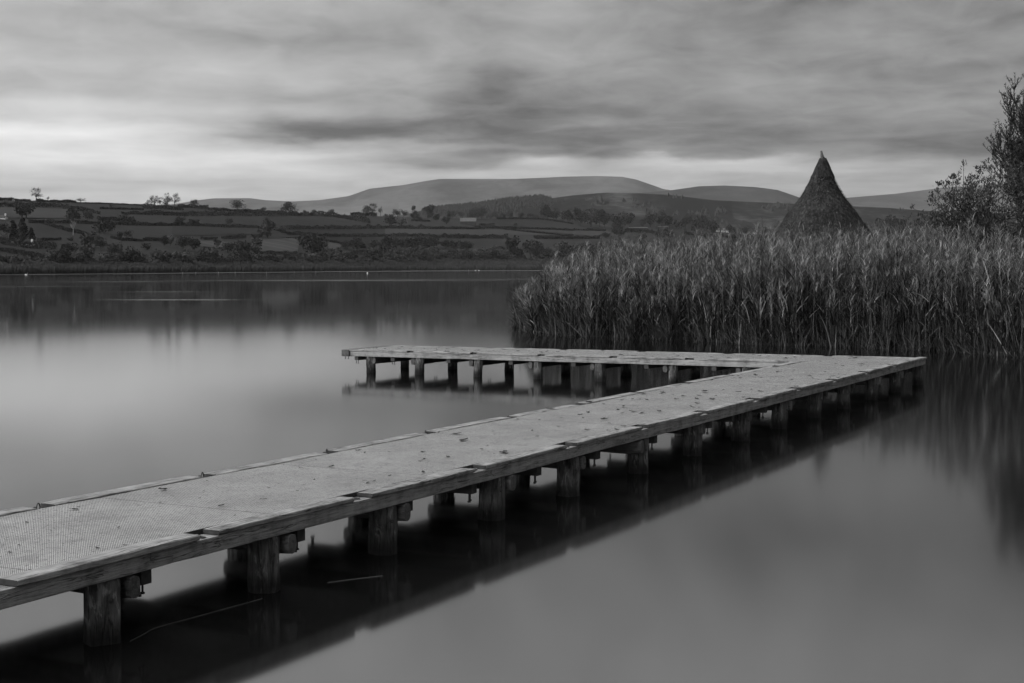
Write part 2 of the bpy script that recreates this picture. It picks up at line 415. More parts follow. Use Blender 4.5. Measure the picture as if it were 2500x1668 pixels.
# ------------------------------------------------------------------ trees
def leaf_quads(cent, size, tone_base, flat=0.0, rng=R):
    n = len(cent)
    a = rng.normal(size=(n, 3)); a /= np.linalg.norm(a, axis=1)[:, None] + 1e-9
    b = rng.normal(size=(n, 3)); b -= (a * b).sum(1)[:, None] * a; b /= np.linalg.norm(b, axis=1)[:, None] + 1e-9
    s = size * rng.uniform(.6, 1.3, (n, 1))
    v = np.stack([cent - a * s - b * s * .1, cent - b * s * .7, cent + a * s, cent + b * s * .7], 1).reshape(-1, 3)
    f = np.arange(4 * n).reshape(n, 4)
    tone = np.repeat(tone_base + rng.uniform(-.3, .3, n), 4)
    return v, f, tone
def crown(w, h, kind, n=260, base=.12, fine=1):
    """cloud of leaf clumps gathered round several limbs; returns verts, quads, tone"""
    rng = R; lobes = []
    k = {'round': 13, 'loose': 17, 'bush': 13, 'conifer': 8, 'tall': 9}[kind]
    for i in range(k):
        if kind == 'conifer':
            z = base * h + (h * (1 - base)) * (i + .5) / k; r = w * .42 * (1 - (z / h) * .75); lobes.append((rng.uniform(-.06, .06) * w, rng.uniform(-.06, .06) * w, z, r, h / k * .8))
        else:
            z0 = {'round': .30, 'loose': .34, 'bush': .04, 'tall': .15}[kind]
            z = h * rng.uniform(z0, .84 if kind != 'bush' else .78); env = math.sqrt(max(.05, 1 - ((z / h - .5) / .56) ** 2))
            ang = rng.uniform(0, 6.28); rr = w * .36 * env * math.sqrt(rng.uniform(.05, 1))
            r = w * rng.uniform(.17, .27) * (.8 if kind == 'loose' else 1); lobes.append((rr * math.cos(ang), rr * math.sin(ang), z, r, min(r * .9, h * .22)))
    lobes.append((0, 0, h * (.55 if kind != 'bush' else .4), w * .3, h * .3))
    per = max(12, n // len(lobes)); cs = []; tn = []
    for (x, y, z, r, rz) in lobes:
        d = rng.normal(size=(per, 3)); d /= np.linalg.norm(d, axis=1)[:, None]
        rad = rng.uniform(.55, 1.08, (per, 1)) if kind != 'loose' else rng.uniform(.15, 1.05, (per, 1))
        cs.append(np.array([x, y, z]) + d * rad * np.array([r, r, rz])); tn.append(np.full(per, rng.uniform(.25, .75)))
    cs = np.vstack(cs); tn = np.concatenate(tn)
    sz = fine * math.sqrt(w * h) * (.085 if kind != 'loose' else .056) * math.sqrt(300 / n)
    return leaf_quads(cs, sz, tn)
def limb(mb, p0, p1, r0, r1, n=6):
    p0 = Vector(p0); p1 = Vector(p1); d = (p1 - p0).normalized(); a = d.orthogonal().normalized(); b = d.cross(a)
    rs = []
    for t, r in ((0, r0), (.5, (r0 + r1) / 2), (1, r1)):
        c = p0.lerp(p1, t); rs.append([c + a * r * math.cos(2 * math.pi * j / n) + b * r * math.sin(2 * math.pi * j / n) for j in range(n)])
    mb.rings(rs)
def trunk_mesh(w, h, kind):
    mb = MB(); r = w * .035 + .08
    top = h * (.5 if kind != 'conifer' else .85)
    limb(mb, (0, 0, -.8), (0, 0, top), r, r * .5)
    if kind != 'conifer':
        for i in range(5):
            a = random.uniform(0, 6.28); limb(mb, (0, 0, h * random.uniform(.18, .45)), (w * .33 * math.cos(a), w * .33 * math.sin(a), h * random.uniform(.5, .8)), r * .5, r * .15, 4)
    return mb
def tree(name, p, w, h, kind, tone, label, cat, group, n=260, fine=1):
    root = link(name, None, None, p); tag(root, label, cat, group)
    v, f, tn = crown(w, h, kind, n, fine=fine)
    link('crown', mesh_of('crown', v, f, FOL[tone], False, tn), root)
    mb = trunk_mesh(w, h, kind); o = mb.build('trunk', BARK, root)
    return root
ORD = ['first', 'second', 'third', 'fourth', 'fifth', 'sixth', 'seventh', 'eighth', 'ninth', 'tenth', 'eleventh', 'twelfth', 'thirteenth', 'fourteenth', 'fifteenth', 'sixteenth', 'seventeenth', 'eighteenth', 'nineteenth', 'twentieth']
TENS = {20: 'twenty', 30: 'thirty', 40: 'forty', 50: 'fifty', 60: 'sixty', 70: 'seventy', 80: 'eighty'}
def ordinal(i):
    if i < 20: return ORD[i]
    t = (i + 1) // 10 * 10; r = (i + 1) % 10
    return {20: 'twentieth', 30: 'thirtieth', 40: 'fortieth', 50: 'fiftieth', 60: 'sixtieth', 70: 'seventieth', 80: 'eightieth'}[t] if r == 0 else TENS[t] + '-' + ORD[r - 1]
TR = []     # crop origin x, origin y, scale, [(cx, top, bottom, width, kind, tone, zone)]
C2 = (0, 470, 6.714); C3 = (350, 440, 6.534); C4 = (700, 470, 6.714); C5 = (1050, 470, 6.714); C6 = (1300, 470, 3.917); C8 = (1850, 200, 2.24)
def T(c, rows):
    for r in rows:
        cx, top, bot, w, kind, tone, zone = r
        TR.append((c[0] + cx / c[2], c[1] + top / c[2], c[1] + bot / c[2], w / c[2], kind, tone, zone))
T(C2, [(595, -90, 140, 210, 'loose', 's', 'sky'), (785, 62, 112, 60, 'loose', 's', 'sky'), (1325, 90, 170, 190, 'loose', 's', 'sky'), (1830, 165, 262, 110, 'loose', 's', 'sky'),
  (430, 190, 430, 310, 'round', 'd', 'hill'), (220, 480, 800, 220, 'conifer', 'd', 'hill'), (380, 430, 800, 250, 'conifer', 'd', 'hill'), (520, 590, 800, 170, 'conifer', 'd', 'hill'), (100, 500, 700, 180, 'round', 'd', 'hill'),
  (1200, 260, 480, 240, 'round', 'd', 'hill'), (1435, 290, 470, 180, 'round', 'm', 'hill'), (1700, 470, 680, 350, 'round', 'd', 'hill'), (1960, 640, 760, 130, 'round', 'd', 'hill'), (2080, 620, 750, 180, 'round', 'm', 'hill'),
  (60, 670, 830, 150, 'loose', 'l', 'hill'), (350, 670, 820, 90, 'conifer', 'm', 'hill'), (650, 740, 815, 90, 'bush', 'l', 'hill'), (820, 430, 560, 210, 'round', 'm', 'hill'), (2010, 350, 480, 170, 'round', 'm', 'hill'), (2160, 420, 535, 160, 'round', 'd', 'hill'),
  (70, 980, 1240, 210, 'bush', 'm', 'lake'), (280, 980, 1240, 300, 'bush', 'm', 'lake'), (870, 940, 1235, 280, 'bush', 'm', 'lake'), (1060, 900, 1235, 280, 'bush', 'd', 'lake'), (1250, 930, 1235, 270, 'bush', 'm', 'lake'), (1440, 860, 1225, 290, 'bush', 'm', 'lake'),
  (1780, 970, 1225, 370, 'bush', 'm', 'lake'), (2050, 870, 1220, 300, 'bush', 'd', 'lake'), (2200, 930, 1220, 270, 'bush', 'm', 'lake'), (700, 1140, 1235, 260, 'bush', 'd', 'lake'), (1490, 650, 900, 330, 'round', 'm', 'hill'), (1650, 700, 950, 220, 'round', 'm', 'hill'),
  (1130, 830, 1000, 290, 'round', 'd', 'hill'), (1900, 820, 1050, 240, 'round', 'm', 'hill'), (1160, 720, 790, 110, 'bush', 'd', 'hill')])
T(C3, [(180, 228, 432, 200, 'loose', 's', 'sky'), (75, 310, 420, 90, 'loose', 's', 'sky'), (265, 260, 428, 110, 'loose', 's', 'sky'), (385, 180, 430, 150, 'loose', 's', 'sky'), (500, 190, 420, 180, 'loose', 's', 'sky'), (360, 330, 430, 120, 'round', 's', 'sky'), (815, 300, 418, 140, 'round', 's', 'sky'), (1505, 308, 492, 230, 'round', 's', 'sky'), (1915, 425, 545, 95, 'round', 's', 'sky'), (2270, 358, 545, 140, 'round', 's', 'sky'),
  (590, 570, 735, 180, 'round', 'd', 'hill'), (800, 610, 735, 170, 'round', 'd', 'hill'), (1385, 605, 712, 130, 'round', 'm', 'hill'), (1980, 570, 925, 270, 'tall', 'm', 'hill'), (2200, 730, 845, 200, 'round', 'm', 'hill'),
  (330, 880, 1055, 150, 'round', 'd', 'hill'), (430, 870, 1055, 130, 'round', 'l', 'hill'), (640, 890, 1105, 260, 'round', 'd', 'hill'), (820, 920, 1155, 190, 'round', 'd', 'hill'), (1580, 970, 1200, 340, 'round', 'd', 'hill'), (1340, 980, 1155, 170, 'round', 'd', 'hill'),
  (1800, 900, 1100, 160, 'round', 'm', 'hill'), (1800, 1070, 1190, 150, 'round', 'd', 'hill'), (1180, 900, 1080, 120, 'tall', 'm', 'hill'), (60, 1000, 1110, 160, 'bush', 'd', 'hill'),
  (280, 1080, 1372, 300, 'bush', 'm', 'lake'), (620, 1070, 1372, 350, 'bush', 'm', 'lake'), (1080, 1050, 1370, 330, 'bush', 'm', 'lake'), (950, 1150, 1372, 260, 'bush', 'm', 'lake'), (1320, 1200, 1368, 280, 'bush', 'd', 'lake'), (1480, 1190, 1365, 250, 'bush', 'd', 'lake'), (1680, 1160, 1362, 260, 'bush', 'm', 'lake'), (2060, 1180, 1360, 230, 'bush', 'd', 'lake')])
T(C4, [(60, 160, 375, 280, 'round', 's', 'sky'), (295, 280, 362, 70, 'round', 's', 'sky'), (440, 285, 372, 110, 'round', 's', 'sky'), (735, 270, 375, 120, 'round', 's', 'sky'), (1400, 160, 372, 200, 'loose', 's', 'sky'), (1310, 220, 372, 170, 'round', 's', 'sky'), (1540, 212, 372, 85, 'loose', 'm', 'sky'),
  (1820, 275, 385, 160, 'round', 'd', 'sky'), (1920, 280, 395, 120, 'round', 'd', 'sky'), (2085, 175, 452, 120, 'tall', 'd', 'sky'), (2150, 330, 462, 140, 'tall', 'd', 'sky'), (2310, 170, 452, 150, 'tall', 'd', 'sky'),
  (1680, 360, 555, 230, 'round', 'm', 'hill'), (1880, 410, 560, 210, 'round', 'l', 'hill'), (420, 690, 1045, 470, 'round', 'd', 'hill'), (1150, 740, 960, 250, 'round', 'd', 'hill'), (1000, 800, 935, 200, 'round', 'd', 'hill'), (1230, 935, 1035, 170, 'round', 'd', 'hill'),
  (1600, 700, 1055, 270, 'round', 'd', 'hill'), (1450, 780, 1000, 230, 'round', 'd', 'hill'), (1800, 725, 935, 230, 'round', 'd', 'hill'), (1980, 715, 955, 220, 'round', 'd', 'hill'), (2150, 725, 955, 220, 'round', 'd', 'hill'), (2300, 730, 955, 220, 'round', 'd', 'hill'),
  (300, 980, 1182, 280, 'bush', 'm', 'lake'), (500, 1000, 1182, 250, 'bush', 'm', 'lake'), (800, 880, 1175, 340, 'bush', 'm', 'lake'), (1060, 910, 1168, 240, 'bush', 'm', 'lake'), (1400, 860, 1172, 300, 'bush', 'm', 'lake'), (1260, 1030, 1172, 300, 'bush', 'm', 'lake'), (1750, 930, 1168, 340, 'bush', 'm', 'lake'), (1940, 890, 1170, 270, 'bush', 'm', 'lake'), (2200, 890, 1155, 340, 'bush', 'm', 'lake'), (1820, 1100, 1200, 210, 'bush', 'd', 'lake')])
T(C5, [(20, 180, 425, 110, 'tall', 'd', 'sky'), (110, 350, 482, 110, 'round', 'd', 'hill'), (260, 400, 522, 140, 'round', 'd', 'hill'), (340, 300, 422, 140, 'round', 'd', 'sky'), (500, 310, 425, 130, 'round', 'm', 'sky'), (700, 250, 432, 220, 'round', 's', 'sky'), (840, 250, 432, 220, 'round', 's', 'sky'), (1000, 330, 432, 150, 'round', 'm', 'sky'), (1190, 340, 432, 120, 'round', 'd', 'sky'), (1315, 295, 432, 140, 'round', 'd', 'sky'), (1485, 315, 432, 130, 'round', 's', 'sky'), (1640, 335, 432, 100, 'round', 'd', 'sky'), (1080, 300, 425, 150, 'round', 'm', 'sky'), (1740, 350, 432, 100, 'round', 'm', 'sky'),
  (870, 480, 550, 160, 'bush', 'd', 'hill'), (990, 485, 550, 140, 'bush', 'd', 'hill'), (1405, 500, 555, 65, 'round', 'd', 'hill'), (60, 730, 905, 200, 'round', 'd', 'hill'), (250, 780, 925, 210, 'round', 'd', 'hill'), (420, 785, 965, 230, 'round', 'd', 'hill'), (590, 790, 965, 230, 'round', 'd', 'hill'),
  (100, 930, 1145, 280, 'bush', 'm', 'lake'), (420, 940, 1142, 300, 'bush', 'm', 'lake'), (620, 950, 1138, 270, 'bush', 'm', 'lake'), (830, 900, 1135, 310, 'bush', 'm', 'lake'), (1000, 850, 1125, 270, 'bush', 'm', 'lake'), (1160, 900, 1125, 270, 'bush', 'm', 'lake'), (1340, 690, 1120, 240, 'round', 'd', 'lake'), (1450, 900, 1120, 270, 'bush', 'm', 'lake'), (1640, 700, 1115, 240, 'round', 'm', 'lake'), (1780, 760, 1115, 210, 'bush', 'm', 'lake'), (1950, 890, 1112, 260, 'bush', 'd', 'lake'), (2140, 760, 1112, 260, 'bush', 'm', 'lake'), (2320, 820, 1112, 260, 'bush', 'm', 'lake')])
T(C6, [(120, 115, 262, 120, 'round', 'd', 'wood'), (200, 145, 272, 120, 'round', 'd', 'wood'), (285, 165, 262, 65, 'round', 'l', 'wood'), (380, 190, 282, 80, 'round', 'm', 'wood'), (330, 170, 290, 110, 'round', 'd', 'wood'), (460, 150, 322, 150, 'round', 'd', 'wood'), (560, 145, 332, 150, 'round', 'm', 'wood'), (640, 150, 332, 140, 'round', 'd', 'wood'), (690, 200, 342, 100, 'round', 'd', 'wood'),
  (830, 198, 342, 170, 'round', 's', 'wood'), (930, 185, 335, 85, 'round', 'd', 'wood'), (820, 290, 430, 140, 'round', 'd', 'hill'), (1130, 190, 312, 120, 'round', 'd', 'wood'), (1235, 168, 305, 105, 'round', 's', 'wood'), (1310, 215, 305, 90, 'round', 'd', 'wood'), (1060, 240, 305, 70, 'round', 'd', 'wood'),
  (1465, 203, 325, 110, 'round', 's', 'wood'), (1580, 230, 400, 140, 'round', 'd', 'wood'), (1660, 225, 370, 150, 'round', 'd', 'wood'), (1720, 270, 410, 110, 'round', 's', 'wood'), (1250, 365, 450, 160, 'round', 's', 'hill'), (700, 385, 440, 100, 'round', 'd', 'hill'), (870, 430, 560, 150, 'bush', 'm', 'hill'), (1050, 380, 470, 90, 'round', 'm', 'hill'), (1400, 260, 330, 90, 'round', 'm', 'wood'), (2030, 325, 400, 80, 'round', 'd', 'wood'), (2225, 318, 400, 60, 'round', 's', 'wood'), (1900, 300, 400, 110, 'round', 'm', 'wood'),
  (440, 470, 640, 180, 'bush', 'd', 'lake'), (600, 480, 640, 180, 'bush', 'd', 'lake'), (760, 470, 640, 190, 'bush', 'm', 'lake')])
T(C8, [(710, 735, 812, 110, 'round', 's', 'wood'), (860, 752, 812, 70, 'round', 'd', 'wood'), (780, 745, 812, 80, 'round', 'd', 'wood'), (940, 755, 812, 90, 'round', 'd', 'wood')])
for i in range(30):
    px = -40 + i * 44 + random.uniform(-14, 14); yb = np.interp(px, [0, 350, 700, 1050, 1400], [654.5, 650, 646, 640, 636]); hh_ = random.uniform(24, 38)
    TR.append((px, yb - hh_ - 2, yb - random.uniform(0, 5), random.uniform(32, 50), 'bush', random.choice('ddm'), 'lake'))
ZN = {'sky': ('skyline_tree', 'on the near hill crest', 'trees along the skyline of the near hill'), 'hill': ('hillside_tree', 'among the hillside fields', 'trees among the hillside hedges'),
      'lake': ('willow_bush', 'behind the far reed belt', 'willow bushes along the far shore'), 'wood': ('woodland_tree', 'in the woodland belt', 'trees in the woodland right of centre')}
TONEW = {'d': 'dark', 'm': 'mid grey', 'l': 'pale leafed', 's': 'nearly black'}; KINDW = {'round': 'rounded', 'loose': 'open branched', 'bush': 'bushy', 'conifer': 'pointed conifer', 'tall': 'tall narrow'}
for zone in ZN:
    rows = sorted([r for r in TR if r[6] == zone])
    assert len(rows) < 99
    for i, (cx, top, bot, w, kind, tone, _) in enumerate(rows):
        p = on_hill(cx, bot)
        sc = p.y / F; a, e = azel(cx, top); h = (H + e * p.y) - p.z
        if h < 1.5: h = (bot - top) * sc
        nm, where, grp = ZN[zone]
        word = {'lake': 'willow', 'hill': 'tree', 'sky': 'tree', 'wood': 'tree'}[zone]
        tree(nm, p, w * sc * (1.2 if zone == 'lake' else 1.12), h * 1.03, kind, tone, '%s %s %s %s, %s from the left there' % (TONEW[tone], KINDW[kind], word, where, ordinal(i)), 'tree' if zone != 'lake' else 'bush', grp, 1500 if zone == 'sky' else 620 if w > 25 else 420, .72 if zone == 'sky' else 1)
# dead birch
p = on_hill(1198 / 6.714, 470 + 700 / 6.714); s = p.y / F
root = link('bare_birch', None, None, p); tag(root, 'bare white dead birch below the hillside hedge at far left', 'tree')
mb = MB(); hh = 40 * s
limb(mb, (0, 0, -.5), (.4, 0, hh * .55), .32, .22); o = mb.build('trunk', PALEBARK, root)
mb = MB()
for i in range(16):
    z = hh * random.uniform(.3, .6); a = random.uniform(0, 6.28); q = Vector((.3, 0, z)); e1 = q + Vector((math.cos(a) * 2, math.sin(a) * 2, hh * random.uniform(.15, .42)))
    limb(mb, q, e1, .13, .06, 4); limb(mb, q.lerp(e1, .5), q.lerp(e1, .5) + Vector((random.uniform(-1.6, 1.6), random.uniform(-1, 1), 2)), .07, .04, 3)
mb.build('branches', PALEBARK, root)
# ------------------------------------------------------------------ hedges
HG = []
def Hd(c, pts, h): HG.append(([(c[0] + x / c[2], c[1] + y / c[2]) for x, y in pts], h / c[2]))
Hd(C2, [(-60, 240), (300, 240), (950, 245), (1130, 290)], 75); Hd(C2, [(600, 155), (1000, 162), (1250, 172)], 42); Hd(C2, [(-60, 132), (220, 137)], 45); Hd(C2, [(240, 142), (500, 152)], 32)
Hd(C2, [(1250, 177), (1700, 188), (2350, 215)], 15); Hd(C2, [(480, 505), (1000, 505), (1580, 522), (2350, 548)], 50); Hd(C2, [(700, 490), (900, 580), (1150, 650), (1450, 700)], 50)
Hd(C2, [(1130, 285), (1500, 330), (1640, 365)], 55); Hd(C2, [(1640, 272), (2350, 288)], 28); Hd(C2, [(2000, 362), (2350, 362)], 40); Hd(C2, [(1600, 462), (2200, 485)], 70)
Hd(C2, [(690, 790), (1000, 782)], 42); Hd(C2, [(-60, 830), (400, 910), (930, 938)], 95); Hd(C2, [(-60, 950), (400, 1040), (720, 1110)], 80); Hd(C2, [(1820, 750), (2000, 790), (2350, 805)], 40)
Hd(C3, [(0, 552), (600, 572), (1140, 572), (2287, 577)], 70); Hd(C3, [(550, 432), (1040, 462)], 50); Hd(C3, [(1040, 482), (2287, 540)], 40); Hd(C3, [(0, 452), (640, 482)], 60)
Hd(C3, [(0, 725), (870, 737), (1300, 762), (1850, 770)], 50); Hd(C3, [(0, 970), (260, 970)], 50); Hd(C3, [(920, 950), (1120, 945)], 45); Hd(C3, [(1250, 940), (1640, 930)], 52); Hd(C3, [(1720, 920), (1900, 915)], 42)
Hd(C3, [(2100, 800), (2287, 850)], 42); Hd(C3, [(1860, 1175), (2287, 1182)], 38); Hd(C3, [(1850, 1275), (2287, 1285)], 60)
Hd(C4, [(-20, 380), (520, 387)], 60); Hd(C4, [(520, 387), (830, 412), (1100, 460), (1370, 512)], 80); Hd(C4, [(1050, 372), (1480, 387)], 55)
Hd(C4, [(0, 603), (900, 603), (1600, 595), (2350, 603)], 58); Hd(C4, [(0, 690), (300, 705), (600, 725), (1400, 728), (2350, 722)], 50); Hd(C4, [(640, 800), (900, 852), (1300, 912)], 42); Hd(C4, [(0, 752), (220, 762)], 18)
Hd(C4, [(0, 1010), (170, 1012)], 38); Hd(C4, [(2050, 470), (2350, 475)], 22)
Hd(C5, [(0, 603), (900, 603)], 38); Hd(C5, [(900, 590), (1300, 592), (2350, 632)], 32); Hd(C5, [(1100, 590), (1450, 640), (2000, 692), (2350, 722)], 26); Hd(C5, [(0, 748), (1280, 757)], 58); Hd(C5, [(1700, 755), (2350, 765)], 52); Hd(C5, [(1100, 433), (1800, 437), (2350, 520)], 22)
Hd(C6, [(390, 365), (700, 372)], 20); Hd(C6, [(380, 442), (650, 442)], 25); Hd(C6, [(880, 380), (1350, 397)], 32); Hd(C6, [(1450, 402), (1800, 432), (2450, 445)], 28)
hrows = sorted(HG, key=lambda r: (round(r[0][0][1] / 30), r[0][0][0]))
hrows = sorted(HG, key=lambda r: -r[0][0][1])
def ybandname(y):
    return 'on the skyline' if y < 512 else 'in the upper fields' if y < 540 else 'across the middle of the hillside' if y < 580 else 'in the lowest fields'
bands = {}
for r in HG: bands.setdefault(ybandname(r[0][0][1]), []).append(r)
for band, rows in bands.items():
    rows.sort(key=lambda r: r[0][0][0])
    for i, (pts, hp) in enumerate(rows):
        cs = []; p0 = on_hill(*pts[0])
        for (x0, y0), (x1, y1) in zip(pts, pts[1:]):
            L = max(2, int(abs(x1 - x0) / 1.0))
            for k in range(L):
                t = k / L; q = on_hill(x0 + (x1 - x0) * t, y0 + (y1 - y0) * t); s = q.y / F
                hgt = 1.35 * hp * s * (.75 + .5 * mn.noise(Vector((q.x * .06, q.y * .06, 0))) + .2 * random.random())
                m = 18
                c = np.column_stack([q.x + R.uniform(-1, 1, m) * s, q.y + R.uniform(-2.2, 2.2, m), q.z + R.uniform(.0, 1, m) ** .8 * hgt * .9])
                cs.append(c)
        cs = np.vstack(cs) - np.array(p0); s = p0.y / F
        v, f, tn = leaf_quads(cs, 1.35 * s * 1.1, np.full(len(cs), .5))
        o = link('hedge', mesh_of('hedge', v, f, HEDGE, False, tn), None, p0)
        tag(o, 'dark %s hedge %s, %s from the left there' % ('tall' if hp > 8 else 'low', band, ordinal(i)), 'hedge', 'hedges between the fields')
# distant plantation along the wooded hill
E_MID = e_tab(MID)
vs = []; fs = []
for i in range(4200):
    px = random.uniform(1030, 1345) if i < 2600 else random.uniform(1345, 2480)
    a = azel(px, 500)[0]; t = 1 - abs(random.gauss(0, .10)) if i < 2600 else random.uniform(.25, .98)
    if i >= 2600 and mn.noise(Vector((a * 40, t * 5, 3))) < .12: continue
    t = max(.3, min(1, t))
    Y = 2950 + 1350 * t; h = (H + E_MID(a) * 4300) * t ** 1.05; x = a * Y
    hh = random.uniform(7, 12); w = random.uniform(3, 5) if i < 2600 else random.uniform(5, 9)
    b = len(vs); an = random.uniform(0, 1)
    vs += [(x + w * math.cos(an + k * 2.09), Y + w * math.sin(an + k * 2.09), h - 2) for k in range(3)] + [(x, Y, h + hh)]
    fs += [[b, b + 1, b + 3], [b + 1, b + 2, b + 3], [b + 2, b, b + 3]]
o = link('distant_wood', mesh_of('distant_wood', vs, fs, mottled('plantation', .018, .035, .02)))
tag(o, 'far off dark conifer plantation clothing the wooded hill', 'wood', kind='stuff')
# far reed belt, a mass of blades on the marsh edge
vs = []; fs = []; tn = []
cs = []
for i in range(26000):
    px = random.uniform(-350, 2700) if i % 4 else random.uniform(-50, 1500); a = azel(px, 655)[0]; ys = YS(a)
    d = random.random() ** 1.5; dep = ys * .07
    Y = ys - 3 + d * dep; hz = hill_h(a, Y)
    cs.append((a * Y, Y, max(0, hz), ys))
cs = np.array(cs); n = len(cs); hh = R.uniform(2.2, 3.4, n) * (1 + (cs[:, 3] - 560) / 1700); w = cs[:, 3] / F * R.uniform(1, 2.6, n); an = R.uniform(-.5, .5, n); lean = R.normal(0, .5, n)
dx = np.cos(an) * w; dy = np.sin(an) * w
b0 = cs[:, :3] - np.array([0, 0, .3])
V = np.stack([b0 + np.column_stack([-dx, -dy, 0 * dx]), b0 + np.column_stack([dx, dy, 0 * dx]), b0 + np.column_stack([dx * .7 + lean, dy * .7, hh]), b0 + np.column_stack([-dx * .7 + lean, -dy * .7, hh * R.uniform(.85, 1.1, n)])], 1).reshape(-1, 3)
tn = np.tile([.3, .3, .8, .8], n) + np.repeat(R.uniform(-.25, .25, n), 4)
o = link('reed_belt', mesh_of('reed_belt', V, np.arange(4 * n).reshape(n, 4), foliage('far reeds', .010, .062, .05), False, tn))
tag(o, 'low even belt of reeds along the far shore', 'reeds', kind='stuff')
# pale strip at the far water's edge: sky glint on ripples, painted as colour
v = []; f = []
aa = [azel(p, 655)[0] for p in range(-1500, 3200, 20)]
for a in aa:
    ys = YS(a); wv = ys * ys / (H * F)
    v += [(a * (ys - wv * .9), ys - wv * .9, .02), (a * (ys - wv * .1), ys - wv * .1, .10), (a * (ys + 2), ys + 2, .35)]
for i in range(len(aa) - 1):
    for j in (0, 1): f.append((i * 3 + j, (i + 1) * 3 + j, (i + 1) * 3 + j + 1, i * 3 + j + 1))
tag(link('shore', mesh_of('shore', v, np.array(f), land('painted ripple glint', .05, .13, .03))), kind='structure')
# ------------------------------------------------------------------ buildings
WHITE = mottled('whitewashed wall', .5, .7, .4); ROOFM = mottled('slate roof', .05, .09, .5); PALER = mottled('pale sheet roof', .08, .12, .3); DARKW = mottled('dark window', .015, .03, 1)
def house(px, py, wp, hp, roofp, label, name='cottage', wallm=WHITE, roofm=ROOFM, cat='house', wins=3, chim=True, rot=0.0, deep=6, group=None):
    p = on_hill(px, py); s = p.y / F; w, h, rf = wp * s, hp * s, roofp * s; d = deep
    root = link(name, None, None, p, rot); tag(root, label, cat, group)
    mb = MB(); mb.add([(-w / 2, -d / 2, -1), (w / 2, -d / 2, -1), (w / 2, d / 2, -1), (-w / 2, d / 2, -1), (-w / 2, -d / 2, h), (w / 2, -d / 2, h), (w / 2, d / 2, h), (-w / 2, d / 2, h), (-w / 2, 0, h + rf * .94), (w / 2, 0, h + rf * .94)],
        [[0, 1, 5, 4], [1, 2, 6, 9, 5], [2, 3, 7, 6], [3, 0, 4, 8, 7]]); mb.build('wall', wallm, root)
    mb = MB(); o_ = .35
    for sy in (-1, 1):
        e = h - o_ * rf / (d / 2)
        mb.add([(-w / 2 - o_, sy * (d / 2 + o_), e), (w / 2 + o_, sy * (d / 2 + o_), e), (w / 2 + o_, 0, h + rf), (-w / 2 - o_, 0, h + rf), (-w / 2 - o_, sy * (d / 2 + o_), e + .2), (w / 2 + o_, sy * (d / 2 + o_), e + .2), (w / 2 + o_, 0, h + rf + .2), (-w / 2 - o_, 0, h + rf + .2)],
               [[0, 1, 2, 3], [4, 5, 6, 7], [0, 1, 5, 4], [1, 2, 6, 5], [3, 0, 4, 7]])
    r_ = mb.build('roof', roofm, root)
    if chim:
        mb = MB(); beam(mb, w * .3, w * .3 + 1, -.5, .5, h + rf * .5, h + rf + 1.6, ax=2, step=2); c = mb.build('chimney', wallm, r_)
    for i in range(wins):
        x = -w / 2 + w * (i + .5) / wins
        mb = MB(); beam(mb, x - .5, x + .5, -d / 2 - .06, -d / 2 + .05, h * .35, h * .35 + 1.2, ax=0, step=1); mb.build('window', DARKW, root)
house(6, 535, 20, 5, 3, 'white farmhouse at the far left edge above the dark conifers', wins=4)
house(69, 599, 24, 5, 2.5, 'long white house low on the hill beside the dark conifers', wins=4)
house(28, 593, 6, 3, 1.5, 'tiny white outbuilding left of the long white house', wins=1, chim=False)
house(1143, 549, 38, 8, 8.5, 'grey barn with a broad pale tiled roof in the middle fields', 'barn', mottled('dark boards', .03, .05, .5), PALER, 'barn', 2, False, deep=14)
house(1558, 559, 46, 2.0, 1.6, 'long low dark shed with pale roof beside the wood', 'shed', mottled('dark sheet', .015, .03, .5), PALER, 'shed', 3, False, deep=10)
house(1618, 557, 24, 2.2, 2, 'shorter low shed with pale roof right of the long shed', 'shed', mottled('dark sheet b', .015, .03, .5), PALER, 'shed', 2, False, deep=10)
for i, (x, y, w) in enumerate(((1752, 566, 7), (1765, 565, 6), (1776, 566, 7), (1844, 566, 9), (1856, 563, 6))):
    house(x, y, w, 4, 2.5, 'small white village house %s of those just above the reeds' % ['leftmost', 'second from left', 'third from left', 'fourth from left', 'rightmost'][i], wins=2, group='white village houses above the reeds')
# ------------------------------------------------------------------ swans, buoys, stakes
WHT = mottled('white feathers', .7, .8, 5); STK = mottled('pale stake', .12, .2, 3)
def swan(px, py, label, face=1, sc=1.0):
    x, y, _ = on_water(px, py); root = link('swan', None, None, (x, y, 0)); tag(root, label, 'swan', 'white birds on the lake')
    mb = MB(); rs = []
    prof = [(-.75, .03, .34), (-.55, .16, .27), (-.25, .25, .22), (.1, .26, .2), (.4, .2, .22), (.52, .10, .30), (.56, .065, .48), (.52, .055, .66), (.54, .055, .80), (.62, .07, .88), (.72, .055, .87), (.82, .025, .84)]
    for cx, r, cz in prof: rs.append([(face * cx * sc, r * math.cos(a) * sc, (cz + r * math.sin(a) * .9) * sc) for a in [2 * math.pi * k / 10 for k in range(10)]])
    mb.rings(rs); mb.build('body', WHT, root, True)
swan(1161, 661.2, 'white swan on the far lake, left one of the pair by the reed belt', 1, 1.25)
swan(1169, 661.2, 'white swan on the far lake, right one of the pair by the reed belt', -1, 1.25)
swan(64, 671.5, 'lone white bird on the shoreline at far left', 1, .8)
x, y, _ = on_water(897, 668.2); root = link('buoy', None, None, (x, y, 0)); tag(root, 'small white round buoy on the far water', 'buoy')
mb = MB(); mb.rings([[(r * math.cos(a), r * math.sin(a), z) for a in [math.pi * k / 5 for k in range(10)]] for r, z in ((.1, -.1), (.28, .05), (.34, .28), (.26, .5), (.1, .6), (.06, .7))]); mb.build('float', WHT, root, True)
